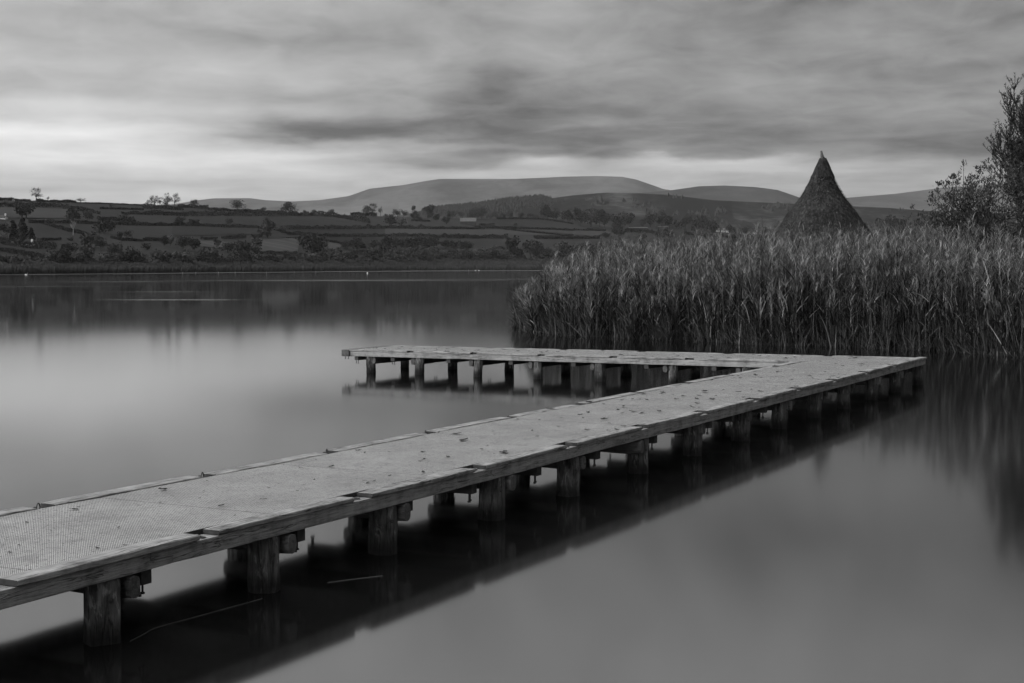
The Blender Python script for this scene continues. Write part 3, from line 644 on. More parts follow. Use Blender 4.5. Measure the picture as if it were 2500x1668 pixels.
stk = [(446, 669.5), (478, 669.3), (533, 669), (574, 668.8), (650, 668), (718, 667), (771, 666.5), (830, 666), (1144, 664)]
for i, (px, py) in enumerate(stk):
    x, y, _ = on_water(px, py); mb = MB(); hgt = 5.5 / F * y if i == 8 else 4 / F * y
    limb(mb, (0, 0, -.4), (.05, 0, hgt), .16 if i in (2, 8) else .09, .10, 7)
    mb.rings([[(.05 + r * math.cos(a), r * math.sin(a), z) for a in [math.pi * k / 4 for k in range(8)]] for r, z in ((.12, hgt - .02), (.2, hgt + .05), (.1, hgt + .22))])
    o = mb.build('marker_stake', STK); o.location = (x, y, 0)
    tag(o, 'thin pale stake standing in the far water, %s' % ('nearest the pair of swans' if i == 8 else ordinal(i) + ' from the left of the stakes'), 'stake', 'pale stakes in the far water')
# ------------------------------------------------------------------ jetty
JA = math.atan2(.46524, .88517); U = Vector((.46524, .88517)); Vv = Vector((-.88517, .46524))
JO = Vv * 6.84
jet = link('jetty', None, None, (JO.x, JO.y, 0), math.pi / 2 - JA)
tag(jet, 'L-shaped timber jetty with mesh deck on round posts over still water', 'jetty')
T0 = .595; WID = 2.05
def zs(x, y):                       # gentle sag of the second arm
    return -.0043 * max(0, y - 1.0) if x > 29.3 else 0.004 * math.sin(x * .9)
def part(name, mb, mat, parent=jet, smooth=False): return mb.build(name, mat, parent, smooth)
A2a, A2b, END = 29.62, 31.75, 13.25           # second arm: s range and w end
# deck panels
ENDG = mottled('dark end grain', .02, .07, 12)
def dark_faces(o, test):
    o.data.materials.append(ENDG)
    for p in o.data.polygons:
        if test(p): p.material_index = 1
s = 1.9; k = 0
while s < 31.9:
    e = min(s + 2.44, 32.0); mb = MB()
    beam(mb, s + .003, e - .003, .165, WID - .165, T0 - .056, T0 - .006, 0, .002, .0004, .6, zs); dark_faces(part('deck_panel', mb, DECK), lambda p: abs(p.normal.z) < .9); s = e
w = WID - .16
while w < END - .06:
    e = min(w + 2.44, END - .05); mb = MB()
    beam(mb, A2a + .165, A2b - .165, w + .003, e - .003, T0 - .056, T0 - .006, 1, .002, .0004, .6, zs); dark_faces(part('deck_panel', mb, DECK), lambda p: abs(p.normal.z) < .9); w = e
# kerb boards
def kerb(x0, x1, y0, y1, ax):
    mb = MB(); dz = random.uniform(-.004, .006)
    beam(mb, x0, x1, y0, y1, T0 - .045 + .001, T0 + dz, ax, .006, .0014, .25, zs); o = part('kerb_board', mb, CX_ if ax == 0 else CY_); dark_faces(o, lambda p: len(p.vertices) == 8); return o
near_st = [0.3, 2.35, 4.42, 6.50, 8.44, 10.46, 12.49, 14.56, 16.60, 18.69, 20.86, 22.95, 25.08, 27.25, 29.45]
near_en = [2.1, 4.17, 6.25, 8.21, 10.2, 12.25, 14.30, 16.39, 18.46, 20.61, 22.72, 24.84, 27.0, 29.25, 32.2]
for a, b in zip(near_st, near_en): kerb(a, b, random.uniform(-.012, .006), .16, 0)
inn = [2.65, 4.7, 6.72, 8.72, 10.74, 12.73, 14.72, 16.78, 18.87, 21.0, 23.1, 25.25, 27.9]
for a, b in zip(inn, inn[1:] + [A2a + .15]): kerb(a, b - .2 if b < 29 else b, WID - .16, WID + random.uniform(-.006, .012), 0)
a2n = [(2.06, 4.34), (4.55, 6.13), (6.31, 7.9), (8.08, 9.65), (9.82, 11.35), (11.53, 13.28)]
for a, b in a2n: kerb(A2a - .005, A2a + .16, a, b, 1)
for a, b in ((.05, 1.9), (2.1, 4.2), (4.4, 6.3), (6.5, 8.3), (8.5, 10.3), (10.5, 13.2)): kerb(A2b - .16, A2b + .01, a, b, 1)
# fascia timbers with stepped scarf joints
def fascia(x0, x1, y0, y1, ax, lap0, lap1, zb=.435, zt=T0 - .046):
    zm = (zb + zt) / 2; L = .22; g = .003; mb = MB()
    a0 = x0 if ax == 0 else y0; a1 = x1 if ax == 0 else y1
    b0, b1 = (y0, y1) if ax == 0 else (x0, x1)
    # upper half starts at a0 and stops at a1; lower half runs on to a1+L and starts L later
    top = (a0 + g, a1 - g); low = (a0 + (L if lap0 else 0) + g, a1 + (L if lap1 else 0) - g)
    for (p, q), (u, v) in (((top), (zm, zt)), ((low), (zb, zm - (.0 if 0 else .002)))):
        if ax == 0: beam(mb, p, q, b0, b1, u, v, 0, .003 if 0 else .0015, .0008, .3, zs)
        else: beam(mb, b0, b1, p, q, u, v, 1, .0015, .0008, .3, zs)
    # shared middle keeps the two halves one timber
    p, q = max(top[0], low[0]) + .004, min(top[1], low[1]) - .004
    if ax == 0: beam(mb, p, q, b0 - .0012, b1 + .0012, zb + .004, zt - .004, 0, .004, .001, .2, zs)
    else: beam(mb, b0 - .0012, b1 + .0012, p, q, zb + .004, zt - .004, 1, .004, .001, .2, zs)
    return part('fascia', mb, WX if ax == 0 else WY)
J = [0.2, 3.6, 7.72, 11.95, 16.1, 18.4, 22.5, 26.2, 29.6, 32.15]
for i, (a, b) in enumerate(zip(J, J[1:])): fascia(a, b, .012, .164, 0, i > 0, i < len(J) - 2)
J = [0.2, 4.1, 8.2, 12.4, 16.5, 20.6, 24.7, A2a - .2]
for i, (a, b) in enumerate(zip(J, J[1:])): fascia(a, b, WID - .164, WID - .012, 0, i > 0, i < len(J) - 2)
J = [WID, 5.6, 9.85, END - .1]
for i, (a, b) in enumerate(zip(J, J[1:])): fascia(A2a + .008, A2a + .164, a, b, 1, i > 0, i < len(J) - 2)
J = [.15, 4.3, 8.6, END - .1]
for i, (a, b) in enumerate(zip(J, J[1:])): fascia(A2b - .164, A2b - .008, a, b, 1, i > 0, i < len(J) - 2)
mb = MB(); beam(mb, A2a - .03, A2b + .03, END - .09, END + .12, .425, T0 - .006, 0, .008, .003, .2, zs); END_BEAM = part('end_beam', mb, WDX)
mb = MB(); beam(mb, 32.02, 32.16, .15, 2.0, .43, T0 - .05, 1, .004, .002, .3); part('end_beam', mb, WY)
# posts
def post(x, y, top=.445, r=.118, name='post', tilt=None):
    mb = MB(); n = 28; sd = random.uniform(0, 99); rs = []
    tl = tilt or (random.uniform(-.06, .06), random.uniform(-.05, .03)); r *= random.uniform(.9, 1.06)
    zz = [-.75, -.3, -.05] + [.0 + .035 * q for q in range(12)] + [top - .03, top - .006, top]
    for z in zz:
        rr = r * (1.04 - .10 * z) * (1 if z < top - .02 else .93 if z < top else .80)
        ring = []
        for j in range(n):
            a = 2 * math.pi * j / n
            k = 1 + .16 * mn.noise(Vector((math.cos(a) * 1.6 + sd, math.sin(a) * 1.6, z * 2.2))) + .10 * mn.noise(Vector((math.cos(a) * 5 + sd, math.sin(a) * 5, z * 2.4))) + .06 * mn.noise(Vector((math.cos(a) * 13 + sd, math.sin(a) * 13, z * 7)))
            ring.append((x + tl[0] * (z - top) + rr * k * math.cos(a), y + tl[1] * (z - top) + rr * k * math.sin(a), z - (.012 * abs(mn.noise(Vector((math.cos(a) * 3, math.sin(a) * 3, sd)))) if z > top - .05 else 0)))
        rs.append(ring)
    mb.rings(rs); o = part(name, mb, WP, jet, False)
    return o
def log(x0, y0, y1, zc, rx=.06, rz=.088, ax=1):
    mb = MB(); n = 12; sd = random.uniform(0, 99); rs = []
    for i in range(15):
        y = y0 + (y1 - y0) * i / 14; sh = .88 if i in (0, 14) else 1; ring = []
        for j in range(n):
            a = 2 * math.pi * j / n; ca, sa = math.cos(a), math.sin(a)
            ca = math.copysign(abs(ca) ** .7, ca); sa = math.copysign(abs(sa) ** .7, sa)
            k = sh * (1 + .12 * mn.noise(Vector((ca * 1.5 + sd, sa * 1.5, y * 1.2))) + .08 * mn.noise(Vector((ca * 5, sa * 5 + sd, y * 8))))
            p = (x0 + rx * k * ca, y, zc + rz * k * sa) if ax == 1 else (y, x0 + rx * k * ca, zc + rz * k * sa)
            ring.append(p)
        rs.append(ring)
    mb.rings(rs); return part('cross_log', mb, WD if ax == 1 else WDX)
def bolt(mb, x, y, z0, z1, r=.008, own=None):
    if own is not None:
        q = MB(); bolt(q, x, y, z0, z1, r); return part('bolt', q, STEEL, own)
    mb.rings([[(x + r * math.cos(a), y + r * math.sin(a), z) for a in [math.pi * k / 3 for k in range(6)]] for z in (z0, z1)])
    mb.rings([[(x + r * 2 * math.cos(a), y + r * 2 * math.sin(a), z) for a in [math.pi * k / 3 for k in range(6)]] for z in (z1 - .004, z1 - .018)])
POS = [1.9, 3.75, 5.55, 7.37, 9.14, 10.84, 12.85, 14.59, 16.59, 18.5, 20.43, 22.29, 24.21, 26.0, 27.96, 29.9, 32.0]
for i, s_ in enumerate(POS):
    post(s_, .135, r=.118 if i > 3 else .128); post(s_ + random.uniform(.15, .4), WID - .15, top=.443, r=.122)
    side = -1 if i in (8,) else 1
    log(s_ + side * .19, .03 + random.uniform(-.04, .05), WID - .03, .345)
    mb = MB(); bolt(mb, 0, 0, 0, .022, .009); o = part('bolt', mb, STEEL); o.rotation_euler = (math.pi / 2, 0, 0); o.location = (s_ - .05, .135 - .115, .30)
BE = [2.3, 4.2, 6.2, 7.78, 9.58, 11.22, 12.40, 13.80, 15.30, 17.02, 19.0, 19.92, 21.4, 22.8, 24.7, 26.5, 28.6, 30.7]
for s_ in BE:
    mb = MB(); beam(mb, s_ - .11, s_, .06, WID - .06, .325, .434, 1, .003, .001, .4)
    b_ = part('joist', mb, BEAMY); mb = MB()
    for y in (.10, WID - .10):
        bolt(mb, s_ - .085, y, .325, .262, own=b_); bolt(mb, s_ - .03, y + .02, .325, .268, own=b_)
    pass
for i, w_ in enumerate((12.62, 11.23, 9.66, 8.12, 6.58, 4.85, 3.2)):
    dz = zs(30, w_)
    post(A2a + .115, w_, top=.438 + dz, r=.108); post(A2b - .13, w_ + .2, top=.438 + dz, r=.112)
    log(w_ + (.17 if i else -.12), A2a + .05, A2b - .03, .345 + dz, ax=0)
for w_ in (12.98, 11.95, 10.42, 8.78, 7.2, 5.45, 3.9):
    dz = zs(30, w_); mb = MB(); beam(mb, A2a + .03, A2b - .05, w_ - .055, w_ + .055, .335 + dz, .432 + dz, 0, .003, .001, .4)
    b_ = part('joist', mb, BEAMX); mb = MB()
    for x in (A2a + .07, A2b - .1): bolt(mb, x, w_ - .03, .335 + dz, .272 + dz, own=b_); bolt(mb, x + .02, w_ + .04, .335 + dz, .275 + dz, own=b_)
    pass
for yy in (END + .06, END - .03): bolt(None, A2a + .05, yy, .43 + zs(30, 13), .375 + zs(30, 13), own=END_BEAM)
# mooring rings in the gaps of the kerb
def ring(x, y, z, flat=True):
    mb = MB(); n = 18; m = 6; rs = []
    for i in range(n + 1):
        A = 2 * math.pi * i / n; c = Vector((math.cos(A) * .034, math.sin(A) * .034, 0)); e = c.normalized()
        rs.append([(c + e * .006 * math.cos(b) + Vector((0, 0, .006 * math.sin(b)))) for b in [2 * math.pi * k / m for k in range(m)]])
    mb.rings(rs, cap=False)
    o = part('mooring_ring', mb, STEEL, jet, True); o.location = (x, y, z)
    o.rotation_euler = (random.uniform(-.1, .1), random.uniform(-.2, .2), 0) if flat else (math.pi / 2, 0, .4)
    mb = MB(); rs = []
    for i in range(9):
        A = math.pi * i / 8; c = Vector((math.cos(A) * .014, 0, math.sin(A) * .02 - .006)); e = Vector((math.cos(A), 0, math.sin(A)))
        rs.append([c + e * .005 * math.cos(b) + Vector((0, .005 * math.sin(b), 0)) for b in [2 * math.pi * k / 5 for k in range(5)]])
    mb.rings(rs); s2 = mb.build('staple', STEEL, o); s2.location = (0, .034, 0) if flat else (0, 0, -.03)
for a, b in zip(near_en, near_st[1:]): ring((a + b) / 2 - .01, .075, T0 - .036)
for b in inn[1:]: ring(b - .1, WID - .07, T0 - .01, False)
for (a, b), (c, d) in zip(a2n, a2n[1:]): ring(A2a + .075, (b + c) / 2, T0 - .034 + zs(30, b))
# ------------------------------------------------------------------ fallen leaves on the deck
def leaf_mesh(seed):
    rnd = random.Random(seed); n = 14; v = [(0, 0, .004)]
    lob = rnd.choice([3, 5, 5]); L = .036
    for i in range(n):
        a = 2 * math.pi * i / n; r = L * (.62 + .38 * abs(math.cos(a * lob / 2))) * rnd.uniform(.75, 1.1)
        x, y = r * math.cos(a), r * math.sin(a) * .7
        v.append((x, y, .003 + (x * x * rnd.uniform(2, 9) + abs(y) * rnd.uniform(0, .5))))
    f = [[0, 1 + i, 1 + (i + 1) % n] for i in range(n)]
    b = len(v); v += [(L * .6, -.002, .004), (L * 1.7, -.0015, .012), (L * 1.7, .0015, .012), (L * .6, .002, .004)]; f.append([b, b + 1, b + 2, b + 3])
    return mesh_of('dead_leaf', v, f, LEAFM)
LM = [leaf_mesh(i) for i in range(7)]
def leaf(s_, w_, lab, grp):
    p = jet.matrix_world if False else None
    q = JO + U * s_ + Vv * w_
    o = link('dead_leaf', random.choice(LM), None, (q.x, q.y, T0 - .004 + zs(s_, w_) + .002)); sc = random.choice([.45, .65, .8, 1.0, 1.5]) * random.uniform(.8, 1.2) * (1.35 if s_ > 14 else 1)
    o.scale = (sc, sc * random.uniform(.6, 1.1), sc * random.uniform(.3, 1.0)); o.rotation_euler = (random.uniform(-.15, .15), random.uniform(-.15, .15), random.uniform(0, 6.28))
    tag(o, lab, 'leaf', grp)
cnt = 0
while cnt < 200:
    s_ = 5.8 + 25.7 * random.random() ** 1.15; w_ = random.uniform(.06, WID - .06)
    if mn.noise(Vector((s_ * .9, w_ * 1.2, 4))) < random.uniform(-.6, .1): continue
    leaf(s_, w_, 'small curled dark leaf fallen on the long near arm of the jetty', 'dead leaves on the long arm of the jetty'); cnt += 1
for i in range(95): leaf(random.uniform(A2a + .1, A2b - .05), random.uniform(2.1, 13), 'small dark leaf fallen on the far crosswise arm of the jetty', 'dead leaves on the far arm of the jetty')
# floating stems beneath the jetty
def stem(pts, name, label, r=.005):
    mb = MB(); P = [Vector(on_water(*p)) for p in pts]; rs = []
    for i, p in enumerate(P): rs.append([(p.x + r * math.cos(a), p.y + r * math.sin(a) * 2, .004 + r * math.sin(a)) for a in [math.pi * k / 3 for k in range(6)]])
    mb.rings(rs); tag(mb.build(name, mottled('wet stem ' + label[:9], .05, .09, 9)), label, 'reed stem')
stem([(318, 1567), (345, 1553), (375, 1536), (420, 1523), (480, 1507), (560, 1485), (640, 1463)], 'floating_stem', 'long thin bent reed stem floating beside the nearest post', .0018)
stem([(800, 1424), (850, 1417), (900, 1411), (933, 1407)], 'floating_stem', 'short straight pale reed stem floating behind the third post', .0022)
# ------------------------------------------------------------------ reed bed
FR = [(1268, 792), (1300, 812), (1436, 823), (1600, 829), (1700, 834), (1915, 845), (2130, 850), (2340, 861), (2500, 873), (2720, 882)]
fr = [Vector(on_water(*p)).to_2d() for p in FR]
fx = np.array([p.x for p in fr]); fy = np.array([p.y for p in fr])
def blades(root, az, ln, tilt, droop, wid, tone, nseg=4, twist=0.35):
    n = len(root); pos = root.copy(); ang = tilt.copy(); seg = ln / nseg
    hx, hy = np.cos(az), np.sin(az); fa = az + math.pi / 2 + R.normal(0, twist, n)
    sx, sy = np.cos(fa), np.sin(fa); VV = []
    for k in range(nseg + 1):
        t = k / nseg; w = wid * (1 - t ** 1.6) * (.55 + .9 * min(t * 3, 1) * .5) + wid * .04
        off = np.column_stack([sx * w, sy * w, np.zeros(n)]) * .5
        VV.append(pos - off); VV.append(pos + off)
        pos = pos + np.column_stack([hx * np.sin(ang), hy * np.sin(ang), np.cos(ang)]) * seg[:, None]
        ang = ang + droop / nseg * (.4 + 1.2 * t)
    V = np.stack(VV, 1).reshape(-1, 3); m = 2 * (nseg + 1)
    base = (np.arange(n) * m)[:, None]
    fs = np.concatenate([base + np.array([2 * k, 2 * k + 1, 2 * k + 3, 2 * k + 2]) for k in range(nseg)], 0)
    return V, fs, np.repeat(tone, m)
def reeds():
    n = 12500; x = R.uniform(fx[0] - .15, fx[-1], n); u = R.uniform(0, 1, n)
    y0 = np.interp(x, fx, fy); front = u < .40
    left = np.clip((x - fx[0]) / 4.0, 0, 1)
    dep = 2.0 + 16 * left
    d = np.where(front, R.uniform(0, 1, n) ** 1.1 * 2.2, R.uniform(.05, 1, n) * dep)
    y = y0 + d + R.normal(0, .10, n) + .25 * np.sin(x * 2.1) + .2 * np.sin(x * 5.3 + 1)
    cl = np.array([mn.noise(Vector((a * 1.3, b * .9, 0))) for a, b in zip(x, y)])
    big = np.array([mn.noise(Vector((a * 1.9, b * .7, 9))) for a, b in zip(x, y)])
    keep = cl > R.uniform(-.7, .15, n); keep |= (d > 2.2) & (R.uniform(0, 1, n) < .75)
    keep &= ~((x < fx[0] + .9) & (R.uniform(0, 1, n) < .25))
    x, y, d, left, big = x[keep], y[keep], d[keep], left[keep], big[keep]; n = len(x)
    ground = np.clip((d - 1.5) * .10, 0, .9) * left
    tophgt = np.interp(x, [fx[0], 1.2, 1.9, 3.2, 5, 7, 10, 14, 18], [1.15, 1.75, 2.05, 2.2, 2.3, 2.42, 2.62, 2.65, 2.65])
    hgt = (tophgt + .75 * big + R.normal(0, .22, n)) * np.where(d < .7, R.uniform(.5, .95, n), 1); hgt = np.clip(hgt, .8, 3.9)
    zb = ground - .15; root = np.column_stack([x, y, zb])
    az = R.uniform(0, 2 * math.pi, n); tilt = np.abs(R.normal(.05, .07, n)); dr = np.abs(R.normal(.12, .12, n))
    parts = []
    parts.append(blades(root, az, hgt, tilt, dr, R.uniform(.010, .018, n), R.beta(1.6, 4, n), 4))
    def along(frac):
        seg = hgt / 4; pos = root.copy(); ang = tilt.copy(); tt = frac * 4
        for k in range(4):
            w = np.clip(tt - k, 0, 1)
            pos = pos + np.column_stack([np.cos(az) * np.sin(ang), np.sin(az) * np.sin(ang), np.cos(ang)]) * (seg * w)[:, None]
            ang = ang + dr / 4 * (.4 + 1.2 * k / 4)
        return pos
    for k in range(7):
        fr_ = np.clip(.08 + k * .11 + R.normal(0, .04, n), .03, .86); p = along(fr_)
        sel = R.uniform(0, 1, n) < .72
        p = p[sel]; m = len(p)
        tone = R.beta(.9, 9, m); bright = R.uniform(0, 1, m) < (.09 if k < 3 else .13); tone[bright] = R.uniform(.45, 1, bright.sum())  # a few blades made much paler: leaf glints put into the tone
        ln = np.where(R.uniform(0, 1, m) < .6, R.uniform(.35, .75, m), R.uniform(.7, 1.15, m))
        parts.append(blades(p, R.uniform(0, 2 * math.pi, m), ln, R.uniform(.1, .8, m), R.uniform(.1, 2.9, m), R.uniform(.015, .052, m), tone, 5, .6))
    # upright broad blades standing in the front rank
    e = (d < 2.4) & (R.uniform(0, 1, n) < .8); p = root[e]; m = len(p)
    parts.append(blades(p + R.normal(0, .05, (m, 3)) * np.array([1, 1, 0]), R.uniform(0, 2 * math.pi, m), R.uniform(.9, 2.1, m) * np.clip(hgt[e] / 2.8, .5, 1), R.uniform(.02, .22, m), R.uniform(0, .7, m), R.uniform(.02, .055, m), R.beta(1.0, 5, m), 5, .5))
    # broken, bent and dead blades low on the water's edge
    e = d < 1.1; p = root[e]; p = np.repeat(p, 3, 0); m = len(p); p = p + R.normal(0, .09, (m, 3)) * np.array([1, 1, 0])
    parts.append(blades(p, R.uniform(0, 2 * math.pi, m), R.uniform(.4, 1.5, m), R.uniform(.1, 1.0, m), R.uniform(0, 2.4, m), R.uniform(.014, .034, m), R.beta(1.4, 3, m), 5))
    # plumes
    hasp = (R.uniform(0, 1, n) < .42); tip = along(np.ones(n))[hasp]; m0 = len(tip)
    lean = R.uniform(0, 2 * math.pi, m0); pt = R.uniform(.2, .85, m0); sz = R.uniform(.8, 1.4, m0)
    for k in range(26):
        p = tip + np.array([0, 0, 1]) * ((.18 - R.uniform(0, 1, m0) ** 1.2 * .62) * sz)[:, None]
        a = lean + R.normal(0, 1.5, m0)
        parts.append(blades(p, a, R.uniform(.14, .36, m0) * sz, R.uniform(.3, .9, m0), R.uniform(1.3, 2.7, m0), R.uniform(.012, .022, m0), np.clip(pt + R.normal(0, .16, m0), 0, 1), 2))
    vo = 0; VS = []; FS = []; TS = []
    for v_, f_, t_ in parts: VS.append(v_); FS.append(f_ + vo); TS.append(t_); vo += len(v_)
    return np.vstack(VS), np.vstack(FS), np.concatenate(TS)
v_, f_, t_ = reeds()
o = link('reed_bed', mesh_of('reed_bed', v_, f_, REED, False, t_)); tag(o, 'tall plumed reed bed standing in the lake right of centre', 'reeds', kind='stuff')
v = []; f = []
gx = np.linspace(fx[0] + .8, 60, 60)
for x in gx:
    y0 = float(np.interp(x, fx, fy)); l = min(1, max(0, (x - fx[0]) / 4))
    for k, (dd, z) in enumerate(((.8, -.3), (1.8, .0), (4, .22), (9, .7), (2.5 + 16, .8), (60, .8), (75, -.3))): v.append((x, y0 + dd * (l * .9 + .1), z * l - .05 * (1 - l)))
for i in range(59):
    for j in range(6): f.append((i * 7 + j, (i + 1) * 7 + j, (i + 1) * 7 + j + 1, i * 7 + j + 1))
tag(link('marsh_ground', mesh_of('marsh_ground', v, np.array(f), mottled('peaty mud', .01, .025, 2), True)), kind='structure')
# ------------------------------------------------------------------ thatched roundhouse
HY = 82.0
hx_, _, _ = at(2008, 500, HY); px2m = HY / F
apex = at(2006, 385, HY)[2]
rh = link('roundhouse', None, None, (hx_, HY, .7)); tag(rh, 'round thatched hut with a tall flared conical roof behind the reeds', 'hut')
def thatch():
    m, t, b = material('dark thatch', .95, .1); co = objco(t)
    n = t.noise(t.mapping(co, (1, 1, .35)), 7, 6, .75); n2 = t.noise(co, 1.2, 4, .6)
    sp = t.node('ShaderNodeSeparateXYZ'); t.l.new(co, sp.inputs[0])
    crs = t.m('FRACT', t.m('MULTIPLY', t.m('ADD', sp.outputs[2], t.m('MULTIPLY', n2, .25)), 1.7))
    n2 = t.m('ADD', n2, t.m('MULTIPLY', t.m('SUBTRACT', crs, .5), .10))
    grey(t, b, t.ramp(t.m('ADD', t.m('MULTIPLY', n, .7), t.m('MULTIPLY', n2, .3)), [(.36, .010), (.5, .030), (.64, .085)])); bump(t, b, n, .12, 1); return m
TH_ = thatch()
prof = [(385, 3), (400, 11), (420, 19), (440, 28), (460, 39), (480, 51), (500, 66), (520, 81), (540, 94), (555, 106), (575, 123), (600, 144), (620, 160), (635, 172), (642, 172), (640, 152)]
mb = MB(); rs = []; NN = 72
pr = []
for (a, b) in zip(prof, prof[1:]):
    for k in range(3): pr.append((a[0] + (b[0] - a[0]) * k / 3, a[1] + (b[1] - a[1]) * k / 3))
pr.append(prof[-1])
for i, (py, r) in enumerate(pr):
    z = (655 - py) * px2m + H - .7; rr = r * px2m
    rs.append([((rr + .05 * mn.noise(Vector((j * .9, i * .8, 0))) + (.07 * mn.noise(Vector((math.cos(j * .0873) * 2, math.sin(j * .0873) * 2, i * .12))) if rr > .4 else 0) + .03 * random.uniform(-1, 1) * (rr > .3)) * math.cos(2 * math.pi * j / NN), (rr + .05 * mn.noise(Vector((j * .9, i * .8, 0))) + (.07 * mn.noise(Vector((math.cos(j * .0873) * 2, math.sin(j * .0873) * 2, i * .12))) if rr > .4 else 0)) * math.sin(2 * math.pi * j / NN), z + .02 * random.uniform(-1, 1)) for j in range(NN)])
mb.rings(rs); roof = mb.build('roof', TH_, rh, True)
# loose straw over the thatch
n = 9000; tt = R.uniform(0, 1, n) ** .7; idx = tt * (635 - 392) + 392; rr = np.interp(idx, [p[0] for p in prof[:14]], [p[1] for p in prof[:14]]) * px2m + .02; zz = (655 - idx) * px2m + H - .7; an = R.uniform(0, 2 * math.pi, n)
p = np.column_stack([rr * np.cos(an), rr * np.sin(an), zz])
v_, f_, t_ = blades(p, an, R.uniform(.06, .15, n), R.uniform(1.9, 2.6, n), R.uniform(-.2, .6, n), R.uniform(.03, .06, n), np.clip(R.beta(1.5, 3, n), 0, 1), 2)
link('thatch_straw', mesh_of('thatch_straw', v_, f_, reed_mat('straw', .012, .17), False, t_), roof)
mb = MB(); za = (655 - 392) * px2m + H - .7
cap = []
for i, py in enumerate((388, 394, 402, 412, 424, 436, 440)):
    r0 = float(np.interp(py, [q[0] for q in prof[:14]], [q[1] for q in prof[:14]])) * px2m + (.07 if i < 6 else .0)
    cap.append([((r0 + random.uniform(-.02, .02)) * math.cos(2 * math.pi * j / 36), (r0 + random.uniform(-.02, .02)) * math.sin(2 * math.pi * j / 36), (655 - py) * px2m + H - .7 + (random.uniform(-.08, .08) if i > 4 else 0)) for j in range(36)])
mb.rings(cap); mb.build('ridge_cap', TH_, roof); mb = MB()
limb(mb, (0, 0, za - .3), (-.06, 0, za + .28), .13, .09, 8); limb(mb, (-.06, 0, za + .26), (-.10, 0, za + .50), .08, .05, 8); mb.build('finial', mottled('pale bound straw', .07, .15, 12), roof)
mb = MB(); rw = 132 * px2m; hw = (655 - 612) * px2m + H - .7
mb.rings([[(rw * math.cos(2 * math.pi * j / 40), rw * math.sin(2 * math.pi * j / 40), z) for j in range(40)] for z in (0, .5, 1, hw)]); mb.build('wall', mottled('wattle wall', .04, .09, 6, bd=.03, stretch=(1, 1, 6)), rh)
mb = MB(); beam(mb, -.5, .5, -rw - .06, -rw + .12, 0, 1.75, 2, .02); mb.build('door', DARKW, rh)
mb = MB(); mb.rings([[((rw + 1.3) * math.cos(2 * math.pi * j / 12), (rw + 1.3) * math.sin(2 * math.pi * j / 12), z) for j in range(12)] for z in (-.2, 0)])
mb.build('platform', WX, rh)
for j in range(10):
    a = 2 * math.pi * j / 10; mb = MB(); limb(mb, ((rw + .9) * math.cos(a), (rw + .9) * math.sin(a), -1.5), ((rw + .9) * math.cos(a), (rw + .9) * math.sin(a), -.2), .12, .1, 8); mb.build('platform_post', WD, rh)
# ------------------------------------------------------------------ shrubs at the right edge
def shrub(name, base, stems, lean, leafs, leaf_len, leaf_w, label, mat, levels=3, spread=.5, up=.55, seglen=(1.4, .9, .5), per=6, rosette=False, trunk_r=.09):
    root = link(name, None, None, base); tag(root, label, 'shrub')
    rnd = random.Random(len(label)); mb = MB(); tips = []
    def grow(p, d, L, r, lev):
        pts = [p]; q = p.copy(); dd = d.copy()
        for k in range(4):
            dd = (dd + Vector((rnd.gauss(0, .12), rnd.gauss(0, .12), up * .12))).normalized(); q = q + dd * L / 4; pts.append(q.copy())
        n = 5 if lev == 0 else 3
        rs = []
        for i, c in enumerate(pts):
            rr = r * (1 - .6 * i / 4); a = dd.orthogonal().normalized(); b = dd.cross(a)
            rs.append([c + a * rr * math.cos(2 * math.pi * j / n) + b * rr * math.sin(2 * math.pi * j / n) for j in range(n)])
        mb.rings(rs, cap=False)
        if lev >= levels - 1:
            tips.append((pts, dd)); return
        for k in range(per):
            i = rnd.choice([1, 2, 3, 4, 4]); nd = (dd + Vector((rnd.gauss(0, spread), rnd.gauss(0, spread), rnd.gauss(.08, spread * .6)))).normalized()
            grow(pts[i].copy(), nd, seglen[min(lev + 1, len(seglen) - 1)] * rnd.uniform(.7, 1.25), r * .45, lev + 1)
        if lev > 0: tips.append((pts, dd))
    for (dx, dy, dz, L) in stems: grow(Vector((rnd.uniform(-.3, .3), rnd.uniform(-.3, .3), -.3)), Vector((dx, dy, dz)).normalized(), L, trunk_r, 0)
    br = mb.build('branches', BARK, root)
    P = []; D = []
    for pts, dd in tips:
        for _ in range(leafs):
            if rosette and rnd.random() < .6: q = pts[-1] + Vector((rnd.gauss(0, .05), rnd.gauss(0, .05), rnd.gauss(0, .04)))
            else:
                i = rnd.randint(0, 3); q = pts[i].lerp(pts[i + 1], rnd.random())
            P.append(q[:])
    P = np.array(P); n = len(P)
    v_, f_, t_ = blades(P, R.uniform(0, 2 * math.pi, n), R.uniform(.6, 1.2, n) * leaf_len, R.uniform(.2, 1.5, n), R.uniform(.2, 1.2, n), np.full(n, leaf_w), np.clip(R.beta(2, 3, n), 0, 1), 2, 1.2)
    link('leaves', mesh_of('leaves', v_, f_, mat, False, t_), root); return n
LS = reed_mat('sallow leaves', .02, .18); LW = reed_mat('willow leaves', .02, .14)
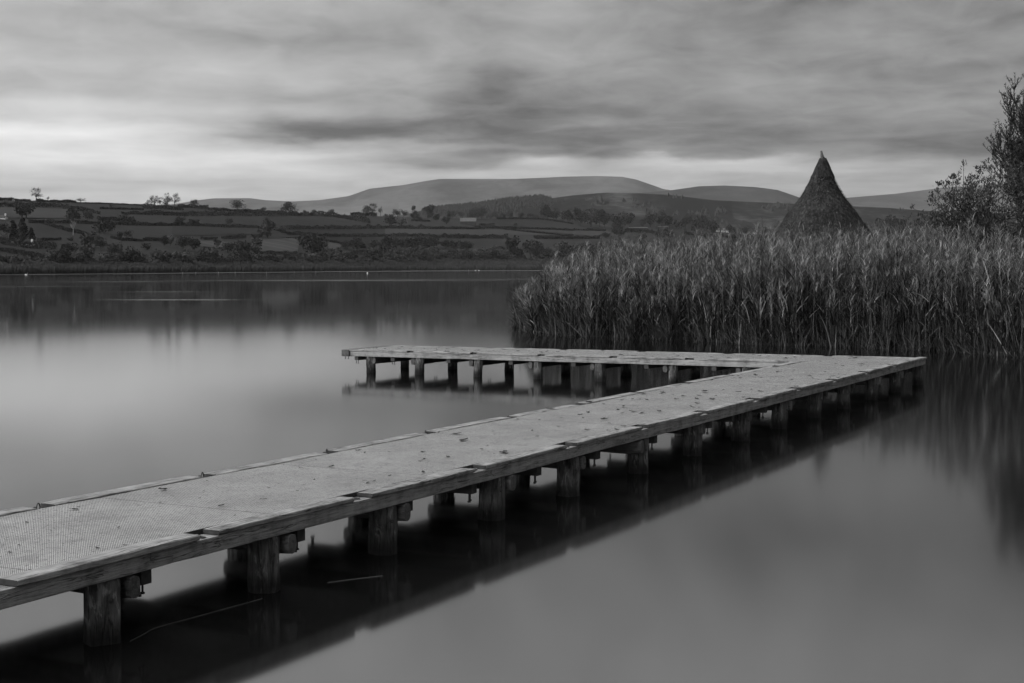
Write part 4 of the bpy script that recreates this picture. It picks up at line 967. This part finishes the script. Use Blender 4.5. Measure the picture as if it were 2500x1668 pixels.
def dome_bush():
    rnd = random.Random(5); c = Vector((21.4, 62, 4.3)); rad = Vector((4.7, 3.2, 2.85)); base = Vector((21.9, 62, .4))
    root = link('sallow_bush', None, None, base); tag(root, 'broad rounded sallow bush with open leafy twigs at the right behind the reeds', 'shrub')
    mb = MB(); P = []; limbs = []
    def tube(pts, r0, r1, n=4):
        rs = []
        for i, q in enumerate(pts):
            d = (pts[min(i + 1, len(pts) - 1)] - pts[max(i - 1, 0)]).normalized(); a = d.orthogonal().normalized(); b_ = d.cross(a); rr = r0 + (r1 - r0) * i / (len(pts) - 1)
            rs.append([q + a * rr * math.cos(2 * math.pi * j / n) + b_ * rr * math.sin(2 * math.pi * j / n) for j in range(n)])
        mb.rings(rs, cap=False)
    def curve(p, q, bow, k=6):
        m = (p + q) / 2 + Vector((0, 0, -bow)) if bow else (p + q) / 2
        return [p * (1 - t) ** 2 + m * 2 * t * (1 - t) + q * t * t for t in [i / k for i in range(k + 1)]]
    def target(lo=.55, hi=1.0, zmin=-.85):
        while True:
            d = Vector((rnd.gauss(0, 1), rnd.gauss(0, 1), rnd.gauss(0, 1))).normalized()
            if d.z > zmin: break
        k = rnd.uniform(lo, hi) * (1 + .12 * mn.noise(d * 2.5)); return Vector((d.x * rad.x * k, d.y * rad.y * k, d.z * rad.z * k)) + c - base
    for i in range(26):
        q = target(.35, .75, -.4); p = Vector((rnd.gauss(0, .35), rnd.gauss(0, .35), -.5)); pts = curve(p, q, .9, 8); tube(pts, .07, .03, 5); limbs.append(pts)
    ends = [x for L in limbs for x in L[3:]]
    for i in range(900):
        q = target(.62, 1.02); st = min(rnd.sample(ends, 22), key=lambda e: (e - q).length); pts = curve(st, q, rnd.uniform(.1, .4), 5); tube(pts, .02, .007, 3)
        for _ in range(16): P.append((q + Vector((rnd.gauss(0, .07), rnd.gauss(0, .07), rnd.gauss(0, .06))))[:])
        for _ in range(14): 
            k = rnd.randint(1, 4); P.append((pts[k].lerp(pts[k + 1], rnd.random()) + Vector((rnd.gauss(0, .05), rnd.gauss(0, .05), rnd.gauss(0, .04))))[:])
    mb.build('branches', BARK, root); P = np.array(P); n = len(P)
    v_, f_, t_ = blades(P, R.uniform(0, 2 * math.pi, n), R.uniform(.07, .15, n), R.uniform(.1, 1.4, n), R.uniform(.2, 1.3, n), np.full(n, .072), np.clip(R.beta(1.6, 2.6, n), 0, 1), 2, 1.2)
    link('leaves', mesh_of('leaves', v_, f_, LS, False, t_), root)
dome_bush()
b2 = at(2528, 600, 67)
shrub('willow_tree', (b2[0], b2[1], .5), [(-.05, 0, 1, 6.9), (.06, .1, 1, 7.3), (-.12, .1, 1, 6.2), (.2, -.1, 1, 7.2), (.35, 0, 1, 6.4), (-.15, -.1, 1, 5.2), (.5, .2, 1, 6.4)], 0, 34, .14, .045, 'tall wispy willow rising above the sallow bush at the right edge', LW, 4, .40, .9, (1, 1.9, 1.2, .7), 6, False, .10)
# ------------------------------------------------------------------ haze
mb = MB(); x0, x1, y0, y1, z0, z1 = -17000, 17000, -6500, 14500, -2, 900
mb.add([(x0, y0, z0), (x1, y0, z0), (x1, y1, z0), (x0, y1, z0), (x0, y0, z1), (x1, y0, z1), (x1, y1, z1), (x0, y1, z1)], [[0, 3, 2, 1], [4, 5, 6, 7], [0, 1, 5, 4], [1, 2, 6, 5], [2, 3, 7, 6], [3, 0, 4, 7]])
hm = bpy.data.materials.new('thin haze'); hm.use_nodes = True; nt = hm.node_tree; nt.nodes.clear()
pv = nt.nodes.new('ShaderNodeVolumePrincipled'); ou = nt.nodes.new('ShaderNodeOutputMaterial'); pv.inputs['Color'].default_value = (.95, .95, .95, 1); pv.inputs['Density'].default_value = 2.1e-5; pv.inputs['Anisotropy'].default_value = .1
nt.links.new(pv.outputs[0], ou.inputs['Volume'])
hz = mb.build('haze', hm); tag(hz, 'thin pale haze over the whole valley', 'haze', kind='stuff')
S.cycles.max_bounces = 6; S.cycles.diffuse_bounces = 2; S.cycles.volume_bounces = 0
